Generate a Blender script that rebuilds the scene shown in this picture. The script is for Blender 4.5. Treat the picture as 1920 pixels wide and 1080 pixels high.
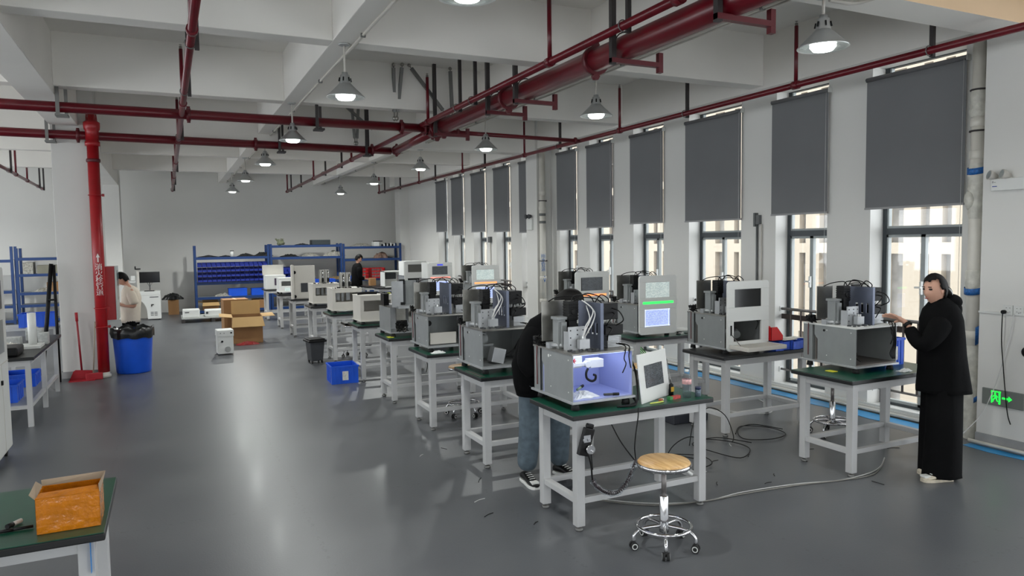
import bpy, bmesh, math, random
from mathutils import Vector, Matrix, Euler
random.seed(7)
PI = math.pi
S = bpy.context.scene
C = S.collection
for o in list(bpy.data.objects): bpy.data.objects.remove(o)

# ------------------------------------------------------------ camera
cam = bpy.data.cameras.new('camera'); co = bpy.data.objects.new('camera', cam); C.objects.link(co)
yaw, pit, rol = 0.44485824, 0.06465194, -0.0141
fw = Vector((math.sin(yaw)*math.cos(pit), math.cos(yaw)*math.cos(pit), -math.sin(pit)))
r0 = Vector((math.cos(yaw), -math.sin(yaw), 0)); u0 = r0.cross(fw)
rr = math.cos(rol)*r0 + math.sin(rol)*u0; uu = -math.sin(rol)*r0 + math.cos(rol)*u0
M = Matrix((rr, uu, -fw)).transposed().to_4x4(); M.translation = Vector((0, 0, 1.95))
co.matrix_world = M
cam.sensor_width = 36.0; cam.lens = 36.0*1350/1920; cam.clip_start = 0.05; cam.clip_end = 300
S.camera = co
# ------------------------------------------------------------ world, exposure
w = bpy.data.worlds.new('sky'); S.world = w; w.use_nodes = True
bg = w.node_tree.nodes['Background']; bg.inputs[0].default_value = (0.91, 0.96, 1.0, 1); bg.inputs[1].default_value = 4.4
S.view_settings.view_transform = 'Standard'; S.view_settings.look = 'None'
S.view_settings.exposure = 0.2; S.view_settings.gamma = 1.0; S.view_settings.use_curve_mapping = False
LAMP_W = 40.0      # watts of each pendant lamp
BULB_E = 9.0

# ------------------------------------------------------------ materials
MATS = {}
def lin(c): return tuple(((v/255)/12.92 if v/255 <= 0.04045 else ((v/255+0.055)/1.055)**2.4) for v in c)
def mat(name, rgb, rough=0.5, metal=0.0, var=0.06, scale=6.0, bump=0.0, emit=0.0, ecol=None, spec=0.5, coat=0.0):
    if name in MATS: return MATS[name]
    m = bpy.data.materials.new(name); m.use_nodes = True; nt = m.node_tree
    b = nt.nodes['Principled BSDF']; c = lin(rgb)
    b.inputs['Roughness'].default_value = rough; b.inputs['Metallic'].default_value = metal
    b.inputs['Specular IOR Level'].default_value = spec; b.inputs['Coat Weight'].default_value = coat
    tc = nt.nodes.new('ShaderNodeTexCoord'); nz = nt.nodes.new('ShaderNodeTexNoise'); nz.inputs['Scale'].default_value = scale
    nz.inputs['Detail'].default_value = 3
    nt.links.new(tc.outputs['Object'], nz.inputs['Vector'])
    rp = nt.nodes.new('ShaderNodeValToRGB'); rp.color_ramp.elements[0].position = 0.3; rp.color_ramp.elements[1].position = 0.7
    rp.color_ramp.elements[0].color = tuple(v*(1-var) for v in c)+(1,); rp.color_ramp.elements[1].color = tuple(min(1, v*(1+var)) for v in c)+(1,)
    nt.links.new(nz.outputs['Fac'], rp.inputs['Fac']); nt.links.new(rp.outputs['Color'], b.inputs['Base Color'])
    if bump:
        bp = nt.nodes.new('ShaderNodeBump'); bp.inputs['Strength'].default_value = bump; bp.inputs['Distance'].default_value = 0.01
        nt.links.new(nz.outputs['Fac'], bp.inputs['Height']); nt.links.new(bp.outputs['Normal'], b.inputs['Normal'])
    if emit:
        e = lin(ecol or rgb); b.inputs['Emission Color'].default_value = e+(1,); b.inputs['Emission Strength'].default_value = emit
    MATS[name] = m; return m
def glassmat(name, tint=(1, 1, 1), gl=0.08):
    if name in MATS: return MATS[name]
    m = bpy.data.materials.new(name); m.use_nodes = True; nt = m.node_tree; nt.nodes.clear()
    out = nt.nodes.new('ShaderNodeOutputMaterial'); t = nt.nodes.new('ShaderNodeBsdfTransparent'); g = nt.nodes.new('ShaderNodeBsdfGlossy')
    t.inputs[0].default_value = tint+(1,); g.inputs['Roughness'].default_value = 0.03
    lw = nt.nodes.new('ShaderNodeLayerWeight'); lw.inputs[0].default_value = 0.5
    pw = nt.nodes.new('ShaderNodeMath'); pw.operation = 'POWER'; pw.inputs[1].default_value = 4; nt.links.new(lw.outputs['Facing'], pw.inputs[0])
    fr = nt.nodes.new('ShaderNodeMath'); fr.operation = 'MULTIPLY_ADD'; fr.inputs[1].default_value = 0.6; fr.inputs[2].default_value = 0.04; nt.links.new(pw.outputs[0], fr.inputs[0])
    mx = nt.nodes.new('ShaderNodeMixShader'); nt.links.new(fr.outputs[0], mx.inputs[0]); nt.links.new(t.outputs[0], mx.inputs[1]); nt.links.new(g.outputs[0], mx.inputs[2])
    nt.links.new(mx.outputs[0], out.inputs[0]); MATS[name] = m; return m
def gridmat(name, c1, c2, mortar, sx, emit, msize=0.02):
    """screen picture: rows of cells from a brick texture, self lit"""
    if name in MATS: return MATS[name]
    m = bpy.data.materials.new(name); m.use_nodes = True; nt = m.node_tree; b = nt.nodes['Principled BSDF']
    tc = nt.nodes.new('ShaderNodeTexCoord'); mp = nt.nodes.new('ShaderNodeMapping'); mp.inputs['Rotation'].default_value = (PI/2, 0, 0)
    br = nt.nodes.new('ShaderNodeTexBrick'); br.inputs['Scale'].default_value = sx; br.offset = 0.3
    br.inputs['Color1'].default_value = lin(c1)+(1,); br.inputs['Color2'].default_value = lin(c2)+(1,); br.inputs['Mortar'].default_value = lin(mortar)+(1,)
    br.inputs['Mortar Size'].default_value = msize
    nt.links.new(tc.outputs['Object'], mp.inputs[0]); nt.links.new(mp.outputs[0], br.inputs['Vector'])
    nt.links.new(br.outputs['Color'], b.inputs['Base Color']); nt.links.new(br.outputs['Color'], b.inputs['Emission Color'])
    b.inputs['Emission Strength'].default_value = emit; b.inputs['Roughness'].default_value = 0.25
    MATS[name] = m; return m

WHITE = mat('wall_paint', (214, 213, 209), 0.75, scale=0.6, var=0.03)
CEILP = mat('ceiling_paint', (234, 231, 225), 0.85, scale=0.8, var=0.04)
BEIGE = mat('beige_near_face', (226, 196, 160), 0.8, scale=0.8, var=0.03)
PIPE = mat('red_pipe_paint', (98, 9, 24), 0.3, scale=3, var=0.12)
REDDK = mat('red_bracket_paint', (88, 16, 26), 0.45)
REDBR = mat('red_riser_paint', (160, 22, 30), 0.35, var=0.1)
ZINC = mat('zinc_strut', (120, 120, 118), 0.45, 0.7)
DKSTR = mat('dark_strut', (60, 56, 56), 0.5, 0.4)
LEGW = mat('powder_grey_white', (178, 178, 178), 0.45, scale=3)
GREEN = mat('green_mat', (6, 68, 50), 0.30, scale=10, var=0.08)
BLACK = mat('black_edge', (18, 19, 20), 0.4)
BLKP = mat('black_plastic', (12, 12, 13), 0.45, spec=0.25)
RUBB = mat('rubber', (20, 20, 20), 0.7)
ALU = mat('anodised_aluminium', (168, 170, 172), 0.38, 0.55, scale=14)
ALUD = mat('grey_sheet_metal', (136, 139, 139), 0.42, 0.25, scale=8)
BRUSH = mat('brushed_steel', (150, 148, 142), 0.3, 0.85, scale=12, var=0.12)
SLATE = mat('slate_plate', (98, 104, 120), 0.35, 0.6, scale=9)
PANW = mat('white_panel', (212, 213, 210), 0.4, scale=4, var=0.02)
OFFW = mat('offwhite_casing', (196, 192, 184), 0.5, scale=4, var=0.03)
CHROME = mat('chrome', (210, 210, 212), 0.12, 1.0, var=0.02)
SILVER = mat('lamp_silver', (190, 192, 192), 0.3, 0.8, var=0.03)
WOOD = None
BLUE = mat('blue_shelf_steel', (14, 52, 106), 0.45, scale=4)
BLUEP = mat('blue_plastic', (12, 82, 205), 0.4, scale=4, var=0.1)
NAVY = mat('navy_bin', (22, 44, 140), 0.45, scale=9, var=0.15)
CARD = mat('cardboard', (146, 108, 70), 0.85, scale=4, var=0.07)
CARDL = mat('cardboard_inside', (184, 150, 100), 0.85, scale=4, var=0.05)
BLINDM = mat('blind_fabric', (116, 117, 119), 0.9, scale=2, var=0.03)
GFRAME = mat('window_grey_frame', (58, 64, 68), 0.45)
GLASS = glassmat('window_glass')
CLEAR = glassmat('clear_plastic', (0.9, 0.93, 0.95))
GREYP = mat('grey_plastic', (52, 54, 58), 0.55)
STEEL = mat('steel_rail', (120, 116, 114), 0.4, 0.7)
WCAB = mat('white_cable', (200, 200, 198), 0.5)
GLOWB = mat('led_cool', (190, 205, 255), 0.5, emit=1.6, ecol=(190, 205, 255))
SCRN = gridmat('screen_light', (205, 215, 210), (175, 190, 188), (120, 130, 130), 26, 0.55)
SCRD = gridmat('screen_dark', (34, 36, 38), (60, 64, 68), (95, 100, 104), 30, 0.35)
SCRC = gridmat('screen_camera', (150, 165, 210), (190, 205, 240), (90, 105, 160), 42, 0.9, 0.03)
SCRK = mat('screen_off', (6, 9, 11), 0.15)
GRN = mat('green_strip', (40, 220, 80), 0.4, emit=1.6, ecol=(40, 230, 80))
ORG = mat('orange_strip', (250, 150, 90), 0.4, emit=1.4, ecol=(255, 140, 80))
RED = mat('red_plastic', (200, 20, 26), 0.4)
SKIN = mat('skin', (196, 150, 128), 0.55, var=0.04)
HAIR = mat('hair', (12, 10, 10), 0.6, scale=30, var=0.3, spec=0.15)
CLBLK = mat('black_cloth', (13, 13, 14), 0.95, scale=30, bump=0.2, spec=0.1)
DENIM = mat('denim', (80, 93, 102), 0.85, scale=20, var=0.2, bump=0.3)
TEE = mat('cream_tee', (214, 202, 186), 0.85, scale=12, var=0.04, bump=0.2)
CLOTHW = mat('white_cloth', (214, 216, 214), 0.9, scale=20, bump=0.4)
PAPER = mat('paper_label', (214, 212, 206), 0.7, scale=40, var=0.15)
BAG = mat('bin_bag', (16, 17, 18), 0.3, scale=14, bump=0.8)
TAPEO = mat('orange_tape', (186, 110, 18), 0.16, scale=22, var=0.16, bump=1.0)
PVC = mat('pvc_pipe', (214, 210, 200), 0.35, scale=5, var=0.05)
FILM = mat('plastic_film', (200, 198, 188), 0.35, scale=14, var=0.18, bump=1.0)
BLUET = mat('blue_floor_film', (46, 140, 196), 0.35, scale=3, var=0.25)
YEL = mat('yellow_green', (196, 206, 90), 0.5)
BRZ = mat('board_mess', (96, 92, 84), 0.6, scale=60, var=0.6)
WIRE = mat('black_wire', (10, 10, 10), 0.5, spec=0.25)
INNR = mat('inner_sheet', (120, 114, 110), 0.5, 0.3, scale=6, var=.15)
EYE = mat('eye', (20, 16, 14), 0.2)
LIP = mat('lip', (150, 84, 80), 0.5)

def woodmat():
    m = bpy.data.materials.new('beech_seat'); m.use_nodes = True; nt = m.node_tree; b = nt.nodes['Principled BSDF']
    tc = nt.nodes.new('ShaderNodeTexCoord'); mp = nt.nodes.new('ShaderNodeMapping'); mp.inputs['Scale'].default_value = (30, 3, 3)
    nz = nt.nodes.new('ShaderNodeTexNoise'); nz.inputs['Scale'].default_value = 2; nz.inputs['Detail'].default_value = 6
    rp = nt.nodes.new('ShaderNodeValToRGB'); rp.color_ramp.elements[0].color = lin((186, 140, 84))+(1,); rp.color_ramp.elements[1].color = lin((222, 184, 128))+(1,)
    rp.color_ramp.elements[0].position = 0.35; rp.color_ramp.elements[1].position = 0.65
    nt.links.new(tc.outputs['Object'], mp.inputs[0]); nt.links.new(mp.outputs[0], nz.inputs['Vector']); nt.links.new(nz.outputs['Fac'], rp.inputs[0])
    nt.links.new(rp.outputs[0], b.inputs['Base Color']); b.inputs['Roughness'].default_value = 0.35; return m
WOOD = woodmat()

def floormat():
    m = bpy.data.materials.new('grey_vinyl_floor'); m.use_nodes = True; nt = m.node_tree; b = nt.nodes['Principled BSDF']
    N = nt.nodes.new; L = nt.links.new
    tc = N('ShaderNodeTexCoord')
    n1 = N('ShaderNodeTexNoise'); n1.inputs['Scale'].default_value = 1.2; n1.inputs['Detail'].default_value = 5
    n2 = N('ShaderNodeTexNoise'); n2.inputs['Scale'].default_value = 90; n2.inputs['Detail'].default_value = 2
    L(tc.outputs['Object'], n1.inputs['Vector']); L(tc.outputs['Object'], n2.inputs['Vector'])
    rp = N('ShaderNodeValToRGB'); rp.color_ramp.elements[0].position = 0.35; rp.color_ramp.elements[1].position = 0.68
    rp.color_ramp.elements[0].color = lin((78, 80, 84))+(1,); rp.color_ramp.elements[1].color = lin((88, 90, 93))+(1,)
    L(n1.outputs['Fac'], rp.inputs[0])
    br = N('ShaderNodeTexBrick'); br.inputs['Scale'].default_value = 1.0; br.offset = 0.0
    br.inputs['Brick Width'].default_value = 1.35; br.inputs['Row Height'].default_value = 2.9
    br.inputs['Mortar Size'].default_value = 0.022; br.inputs['Mortar Smooth'].default_value = 0.6
    br.inputs['Color1'].default_value = (0, 0, 0, 1); br.inputs['Color2'].default_value = (0, 0, 0, 1); br.inputs['Mortar'].default_value = (1, 1, 1, 1)
    mp = N('ShaderNodeMapping'); mp.inputs['Location'].default_value = (0.52, 0.3, 0)
    L(tc.outputs['Object'], mp.inputs[0]); L(mp.outputs[0], br.inputs['Vector'])
    # dotted weld marks along the seams
    wv = N('ShaderNodeTexVoronoi'); wv.inputs['Scale'].default_value = 34; L(tc.outputs['Object'], wv.inputs['Vector'])
    lt = N('ShaderNodeMath'); lt.operation = 'LESS_THAN'; lt.inputs[1].default_value = 0.34; L(wv.outputs['Distance'], lt.inputs[0])
    mu = N('ShaderNodeMath'); mu.operation = 'MULTIPLY'; L(br.outputs['Color'], mu.inputs[0]); L(lt.outputs[0], mu.inputs[1])
    m2 = N('ShaderNodeMath'); m2.operation = 'MULTIPLY'; m2.inputs[1].default_value = 0.35; L(mu.outputs[0], m2.inputs[0])
    mix = N('ShaderNodeMix'); mix.data_type = 'RGBA'; mix.inputs['B'].default_value = lin((52, 53, 56))+(1,)
    L(m2.outputs[0], mix.inputs['Factor']); L(rp.outputs[0], mix.inputs['A'])
    L(mix.outputs['Result'], b.inputs['Base Color'])
    r2 = N('ShaderNodeMapRange'); r2.inputs['To Min'].default_value = 0.32; r2.inputs['To Max'].default_value = 0.42; L(n1.outputs['Fac'], r2.inputs[0]); L(r2.outputs[0], b.inputs['Roughness'])
    b.inputs['Specular IOR Level'].default_value = 0.6; b.inputs['Coat Weight'].default_value = 0.05; b.inputs['Coat Roughness'].default_value = 0.16
    bp = N('ShaderNodeBump'); bp.inputs['Strength'].default_value = 0.12; bp.inputs['Distance'].default_value = 0.004; L(n2.outputs['Fac'], bp.inputs['Height']); L(bp.outputs[0], b.inputs['Normal'])
    return m
FLOOR = floormat()

# ------------------------------------------------------------ mesh helpers
def box(bm, x0, x1, y0, y1, z0, z1, mi=0):
    v = [bm.verts.new(p) for p in ((x0,y0,z0),(x1,y0,z0),(x1,y1,z0),(x0,y1,z0),(x0,y0,z1),(x1,y0,z1),(x1,y1,z1),(x0,y1,z1))]
    for f in ((3,2,1,0),(4,5,6,7),(0,1,5,4),(1,2,6,5),(2,3,7,6),(3,0,4,7)):
        bm.faces.new([v[i] for i in f]).material_index = mi
    return v
def frame_of(d):
    d = d.normalized(); a = Vector((0, 0, 1)) if abs(d.z) < 0.9 else Vector((1, 0, 0))
    x = d.cross(a).normalized(); return x, d.cross(x).normalized()
def tube(bm, pts, r, n=8, mi=0, closed=False, cap=True):
    pts = [Vector(p) for p in pts]; rs = r if isinstance(r, (list, tuple)) else [r]*len(pts); rings = []
    px_ = None
    for i, p in enumerate(pts):
        if closed: d = pts[(i+1) % len(pts)]-pts[i-1]
        else: d = pts[min(i+1, len(pts)-1)]-pts[max(i-1, 0)]
        if d.length < 1e-9: d = Vector((0, 0, 1))
        d.normalize()
        if px_ is None: x, y = frame_of(d)
        else:
            x = (px_-d*px_.dot(d)); x = x.normalized() if x.length > 1e-6 else frame_of(d)[0]; y = d.cross(x)
        px_ = x
        rings.append([bm.verts.new(p+(x*math.cos(2*PI*k/n)+y*math.sin(2*PI*k/n))*rs[i]) for k in range(n)])
    m = len(rings)
    for i in range(m if closed else m-1):
        a, b = rings[i], rings[(i+1) % m]
        for k in range(n):
            f = bm.faces.new((a[k], a[(k+1) % n], b[(k+1) % n], b[k])); f.material_index = mi; f.smooth = True
    if cap and not closed:
        bm.faces.new(rings[0][::-1]).material_index = mi; bm.faces.new(rings[-1]).material_index = mi
def lathe(bm, prof, c=(0, 0, 0), n=20, mi=0, smooth=True):
    c = Vector(c); rings = []
    for r, z in prof:
        if r < 1e-6: rings.append([bm.verts.new(c+Vector((0, 0, z)))])
        else: rings.append([bm.verts.new(c+Vector((r*math.cos(2*PI*k/n), r*math.sin(2*PI*k/n), z))) for k in range(n)])
    for a, b in zip(rings, rings[1:]):
        for k in range(n):
            k2 = (k+1) % n
            if len(a) == 1 and len(b) == 1: break
            if len(a) == 1: f = bm.faces.new((a[0], b[k2], b[k]))
            elif len(b) == 1: f = bm.faces.new((a[k], a[k2], b[0]))
            else: f = bm.faces.new((a[k], a[k2], b[k2], b[k]))
            f.smooth = smooth; f.material_index = mi
def loft(bm, rings, n=20, mi=0, cap=True):
    """rings: (cx,cy,z,rx,ry)"""
    R = []
    for cx, cy, z, rx, ry in rings:
        R.append([bm.verts.new((cx+rx*math.cos(2*PI*k/n), cy+ry*math.sin(2*PI*k/n), z)) for k in range(n)])
    for a, b in zip(R, R[1:]):
        for k in range(n):
            f = bm.faces.new((a[k], a[(k+1) % n], b[(k+1) % n], b[k])); f.smooth = True; f.material_index = mi
    if cap: bm.faces.new(R[0][::-1]).material_index = mi; bm.faces.new(R[-1]).material_index = mi
def blob(bm, c, r, sc=(1, 1, 1), sub=2, mi=0, jit=0.0):
    g = bmesh.ops.create_icosphere(bm, subdivisions=sub, radius=1.0)
    for v in g['verts']:
        k = 1+random.uniform(-jit, jit)
        v.co = Vector((v.co.x*r*sc[0]*k+c[0], v.co.y*r*sc[1]*k+c[1], v.co.z*r*sc[2]*k+c[2]))
        for f in v.link_faces: f.material_index = mi; f.smooth = True
def prism(bm, pts, y0, y1, mi=0, axis='y'):
    """polygon in (a,b) extruded along axis"""
    def P(a, b, t): return (a, t, b) if axis == 'y' else ((t, a, b) if axis == 'x' else (a, b, t))
    A = [bm.verts.new(P(a, b, y0)) for a, b in pts]; B = [bm.verts.new(P(a, b, y1)) for a, b in pts]; n = len(pts)
    bm.faces.new(A).material_index = mi; bm.faces.new(B[::-1]).material_index = mi
    for i in range(n): bm.faces.new((A[i], B[i], B[(i+1) % n], A[(i+1) % n])).material_index = mi
def rrect(x0, x1, z0, z1, r, k=5):
    out = []
    for cx, cz, a0 in ((x1-r, z1-r, 0), (x0+r, z1-r, 90), (x0+r, z0+r, 180), (x1-r, z0+r, 270)):
        for i in range(k+1):
            a = math.radians(a0+90*i/k); out.append((cx+r*math.cos(a), cz+r*math.sin(a)))
    return out
def link(name, bm, mats, parent=None, loc=(0, 0, 0), bevel=0.0, smooth=False):
    if not isinstance(mats, (list, tuple)): mats = [mats]
    bmesh.ops.recalc_face_normals(bm, faces=bm.faces)
    me = bpy.data.meshes.new(name); bm.to_mesh(me); bm.free()
    for m in mats: me.materials.append(m)
    o = bpy.data.objects.new(name, me); C.objects.link(o); o.location = loc
    if parent is not None: o.parent = parent
    if bevel:
        b = o.modifiers.new('bevel', 'BEVEL'); b.width = bevel; b.segments = 2; b.limit_method = 'ANGLE'
    if smooth:
        for p in me.polygons: p.use_smooth = True
    return o
def bxo(name, mats, parent, *boxes, bevel=0.0):
    bm = bmesh.new()
    for b in boxes: box(bm, *b)
    return link(name, bm, mats, parent, bevel=bevel)
def tubo(name, mats, parent, pts, r, n=8, closed=False):
    bm = bmesh.new(); tube(bm, pts, r, n, closed=closed); return link(name, bm, mats, parent)
def thing(name, label, cat, loc=(0, 0, 0), rz=0.0, group=None):
    o = bpy.data.objects.new(name, None); C.objects.link(o); o.location = loc; o.rotation_euler = (0, 0, rz); o.empty_display_size = 0.1
    o['label'] = label; o['category'] = cat
    if group: o['group'] = group
    return o
def tag(o, label, cat, group=None, kind=None):
    o['label'] = label; o['category'] = cat
    if group: o['group'] = group
    if kind: o['kind'] = kind
    return o
def struct(o, label=None):
    o['kind'] = 'structure'
    if label: o['label'] = label; o['category'] = 'building part'
    return o
def copy_tree(o, parent=None):
    c = o.copy(); C.objects.link(c); c.parent = parent
    for ch in o.children: copy_tree(ch, c)
    return c
def arc(p, q, sag, n=10, side=(0, 0, 0)):
    p = Vector(p); q = Vector(q); s = Vector(side); out = []
    for i in range(n+1):
        t = i/n; k = 4*t*(1-t); out.append(p.lerp(q, t)+Vector((0, 0, -sag*k))+s*k)
    return out
def spline(pts, k=6):
    P = [Vector(p) for p in pts]; out = []
    for i in range(len(P)-1):
        a = P[max(i-1, 0)]; b = P[i]; c = P[i+1]; d = P[min(i+2, len(P)-1)]
        for j in range(k):
            t = j/k; out.append(0.5*((2*b)+(c-a)*t+(2*a-5*b+4*c-d)*t*t+(3*b-a-3*c+d)*t*t*t))
    out.append(P[-1]); return out
def text(name, s, size, m, parent, mtx, align='CENTER', ext=0.0008):
    cu = bpy.data.curves.new(name, 'FONT'); cu.body = s; cu.size = size; cu.align_x = align; cu.extrude = ext; cu.space_line = 0.9
    t = bpy.data.objects.new(name, cu); C.objects.link(t)
    dg = bpy.context.evaluated_depsgraph_get(); me = bpy.data.meshes.new_from_object(t.evaluated_get(dg)); bpy.data.objects.remove(t)
    me.transform(mtx); me.materials.clear(); me.materials.append(m)
    o = bpy.data.objects.new(name, me); C.objects.link(o)
    if parent is not None: o.parent = parent
    return o
def pos(x, y, z): return Matrix.Translation((x, y, z))
FACE_MX = Euler((PI/2, 0, -PI/2)).to_matrix().to_4x4()   # text facing -X
FACE_MY = Euler((PI/2, 0, 0)).to_matrix().to_4x4()       # text facing -Y

# ------------------------------------------------------------ room shell
XW, XO, YB, YF, XL = 7.063, 7.36, 23.55, -4.0, -8.0
struct(link('floor', (lambda b: (box(b, XL, XO, YF, YB, -0.12, 0), b)[1])(bmesh.new()), FLOOR))
struct(link('ceiling', (lambda b: (box(b, XL, XO, YF, YB, 4.45, 4.6), b)[1])(bmesh.new()), CEILP))
struct(bxo('wall_back', WHITE, None, (XL, XO, YB, YB+0.2, -0.12, 4.6)))
# window bands added to the unseen sides, to fill the hall with daylight
bm = bmesh.new(); box(bm, XL-0.2, XL, YF, YB+0.2, -0.12, 0.8); box(bm, XL-0.2, XL, YF, YB+0.2, 3.1, 4.6)
for k in range(10): yy = YF+k*(YB-YF)/9; box(bm, XL-0.2, XL, yy-0.25, yy+0.25, 0.8, 3.1)
struct(link('wall_left', bm, WHITE))
bm = bmesh.new(); box(bm, XL-0.2, XO, YF-0.2, YF, -0.12, 0.7); box(bm, XL-0.2, XO, YF-0.2, YF, 2.6, 4.6)
for k in range(6): xx = XL+k*(XO-XL)/5; box(bm, xx-0.5, xx+0.5, YF-0.2, YF, 0.7, 2.6)
struct(link('wall_front', bm, WHITE))
blinds = [(4.454, 5.584, 2.243), (6.065, 6.966, 2.228), (7.485, 8.674, 2.197), (9.185, 10.10, 2.205), (10.609, 11.488, 2.12), (11.892, 12.615, 2.15),
          (13.98, 14.9, 2.16), (15.35, 16.2, 2.2), (16.62, 17.5, 2.21), (17.9, 18.75, 2.1), (19.1, 19.95, 2.24)]
blinds = [(4.454, 5.584, 2.243), (6.065, 6.966, 2.228), (7.485, 8.674, 2.197), (9.185, 10.10, 2.205), (10.609, 11.488, 2.17), (11.83, 12.615, 2.15),
          (13.45, 14.319, 2.13), (14.783, 15.693, 2.17), (16.17, 17.088, 2.19), (17.601, 18.499, 2.13), (18.83, 19.747, 2.24)]
opens = [(a+0.05, b-0.05) for a, b, _ in blinds]
bm = bmesh.new(); ys = [YF, -3.5, -2.4, -1.9, -0.9, -0.4, 0.7, 1.2, 2.3, 2.6, 3.4]
unseen = [(ys[i], ys[i+1]) for i in range(1, 10, 2) if i+1 < len(ys)]  # unseen openings added at the near end to let in daylight
ys = [YF]+[v for p in unseen for v in p]
for a, b in opens: ys += [a, b]
ys.append(YB)
for i in range(0, len(ys), 2): box(bm, XW, XO, ys[i], ys[i+1], -0.12, 4.6)
for a, b in unseen+opens: box(bm, XW, XO, a, b, 3.80, 4.6); box(bm, XW, XO, a, b, -0.12, 0.03)
struct(link('wall_right', bm, WHITE))
# columns
def column(x0, x1, y0, y1, m=WHITE): struct(bxo('column', m, None, (x0, x1, y0, y1, 0, 4.5), bevel=0.006))
column(-1.48, -0.92, 12.48, 13.0); column(-1.48, -1.1, 21.9, 22.5); column(6.738, XW+0.01, 3.62, 4.118); column(6.738, XW+0.01, 12.917, 13.397); column(6.738, XW+0.01, 22.4, 22.9)
column(-1.48, -0.92, -3.2, -2.7)
# beams: two main, four secondary across, three along
def beam(x0, x1, y0, y1, z, m=CEILP): struct(bxo('ceiling_beam', m, None, (x0, x1, y0, y1, z, 4.46), bevel=0.006))
def crossb(y0, y1, z):
    for a, b in ((XL, -1.48), (-1.12, 1.46), (1.70, 4.26), (4.50, 6.76)): beam(a, b, y0, y1, z)
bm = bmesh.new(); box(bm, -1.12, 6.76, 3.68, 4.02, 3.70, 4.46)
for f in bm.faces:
    if f.calc_center_median().y < 3.69: f.material_index = 1  # only the near face of this beam is coloured beige
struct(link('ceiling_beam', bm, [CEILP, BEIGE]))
for y, z in ((6.84, 3.83), (9.92, 3.83), (16.5, 3.83), (20.0, 3.83)): crossb(y, y+0.22, z)
for a, b in ((XL, -1.48), (-0.92, 6.76)): beam(a, b, 12.97, 13.3, 3.70)
for x0, x1, z in ((1.46, 1.70, 3.83), (4.26, 4.50, 3.83)):
    for a, b in ((YF, 3.68), (4.02, 12.97), (13.3, YB)): beam(x0, x1, a, b, z)
for a, b, z in ((YF, 12.46, 3.74), (13.0, 21.9, 3.6)): beam(-1.48, -1.12, a, b, z)
beam(6.76, XW+0.01, YF, YB, 3.80)
# baseboard conduit and film along the window wall
struct(bxo('trim_1', PANW, None, (XW-0.035, XW-0.001, 4.5, 12.6, 0.0, 0.085), (XW-0.05, XW-0.035, 4.5, 12.6, 0.03, 0.06)))
struct(bxo('trim_2', mat('grey_skirting', (150, 150, 150), 0.6), None, (6.725, 6.737, 3.62, 4.118, 0, 0.12)))
struct(bxo('trim_3', mat('grey_skirting', (150, 150, 150), 0.6), None, (-1.495, -0.905, 12.465, 12.479, 0, 0.1), (-0.919, -0.905, 12.48, 13.0, 0, 0.1)))
bm = bmesh.new(); tube(bm, [(6.70, 3.0, 0.035), (6.70, 4.16, 0.035)], 0.016, 10)
tag(link('floor_conduit', bm, PVC), 'white plastic conduit lying along the foot of the near wall column', 'conduit')
bm = bmesh.new(); tube(bm, [(6.98, 4.5, 0.03), (6.98, 12.7, 0.03)], 0.018, 10)
tag(link('floor_conduit', bm, PVC), 'long white conduit on the floor below the tall windows', 'conduit')
def film(pts, lab):
    bm = bmesh.new(); prism(bm, pts, 0.001, 0.004, axis='z'); tag(link('floor_film', bm, BLUET), lab, 'plastic film')
xs_ = [6.74, 6.78, 6.72, 6.76, 6.70, 6.77, 6.73]
film([(6.95, 4.4)]+[(6.95, 12.6)]+[(xs_[i % 7], 12.6-i*0.41) for i in range(21)], 'bright blue protective film strip on the floor along the windows')
film([(6.72, 3.0), (6.72, 4.15), (6.6, 4.15), (6.57, 3.9), (6.6, 3.6), (6.56, 3.3), (6.6, 3.0)], 'bright blue film strip at the foot of the near wall column')

# ------------------------------------------------------------ windows
for i, ((a, b), (ba, bb, bz)) in enumerate(zip(opens, blinds)):
    n = i+1; f = 0.05; x0, x1 = 7.27, 7.33
    wf = bxo('window_%d' % n, GFRAME, None, (x0, x1, a, a+f, 0.03, 3.80), (x0, x1, b-f, b, 0.03, 3.80), (x0, x1, a+f, b-f, 0.03, 0.09),
             (x0, x1, a+f, b-f, 3.79, 3.80), (x0-0.01, x1+0.01, a+f, b-f, 1.965, 2.035)); struct(wf)
    mid = b-f-(b-a)*0.42
    bxo('window_sash', mat('sash_light', (150, 156, 156), 0.45), wf, (x0+0.005, x1-0.005, a+f, a+f+0.03, 0.09, 1.965), (x0+0.005, x1-0.005, b-f-0.02, b-f, 0.09, 1.965), (x0+0.005, x1-0.005, mid-0.025, mid+0.025, 0.09, 1.965),
        (x0+0.005, x1-0.005, a+f, b-f, 1.935, 1.965), (x0+0.005, x1-0.005, a+f, b-f, 0.09, 0.12), (x0+0.005, x1-0.005, a+f, b-f, 2.035, 2.06), (x0+0.005, x1-0.005, b-f-0.02, b-f, 2.06, 3.79))
    bxo('window_pane', GLASS, wf, (7.297, 7.303, a+f, b-f, 0.09, 3.79))
    bxo('window_handle', PANW, wf, (7.24, 7.275, mid-0.012, mid+0.012, 1.32, 1.46), (7.225, 7.245, mid-0.01, mid+0.06, 1.385, 1.405))
    bxo('window_sill', PANW, wf, (XW-0.02, 7.27, a, b, 0.03, 0.06))
bl_names = ['widest grey roller blind beside the near wall pipe', 'grey roller blind second from the near end of the window wall', 'grey roller blind behind the machine with its door folded open',
 'grey roller blind fourth from the near end of the window wall', 'grey roller blind fifth from the near end', 'grey roller blind just on the near side of the middle wall column',
 'grey roller blind half hidden behind the middle wall column', 'grey roller blind next beyond the middle wall column hidden one', 'grey roller blind third from the far end of the window wall',
 'lowest hanging grey roller blind, second from the far end', 'farthest grey roller blind, nearest the back wall']
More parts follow.
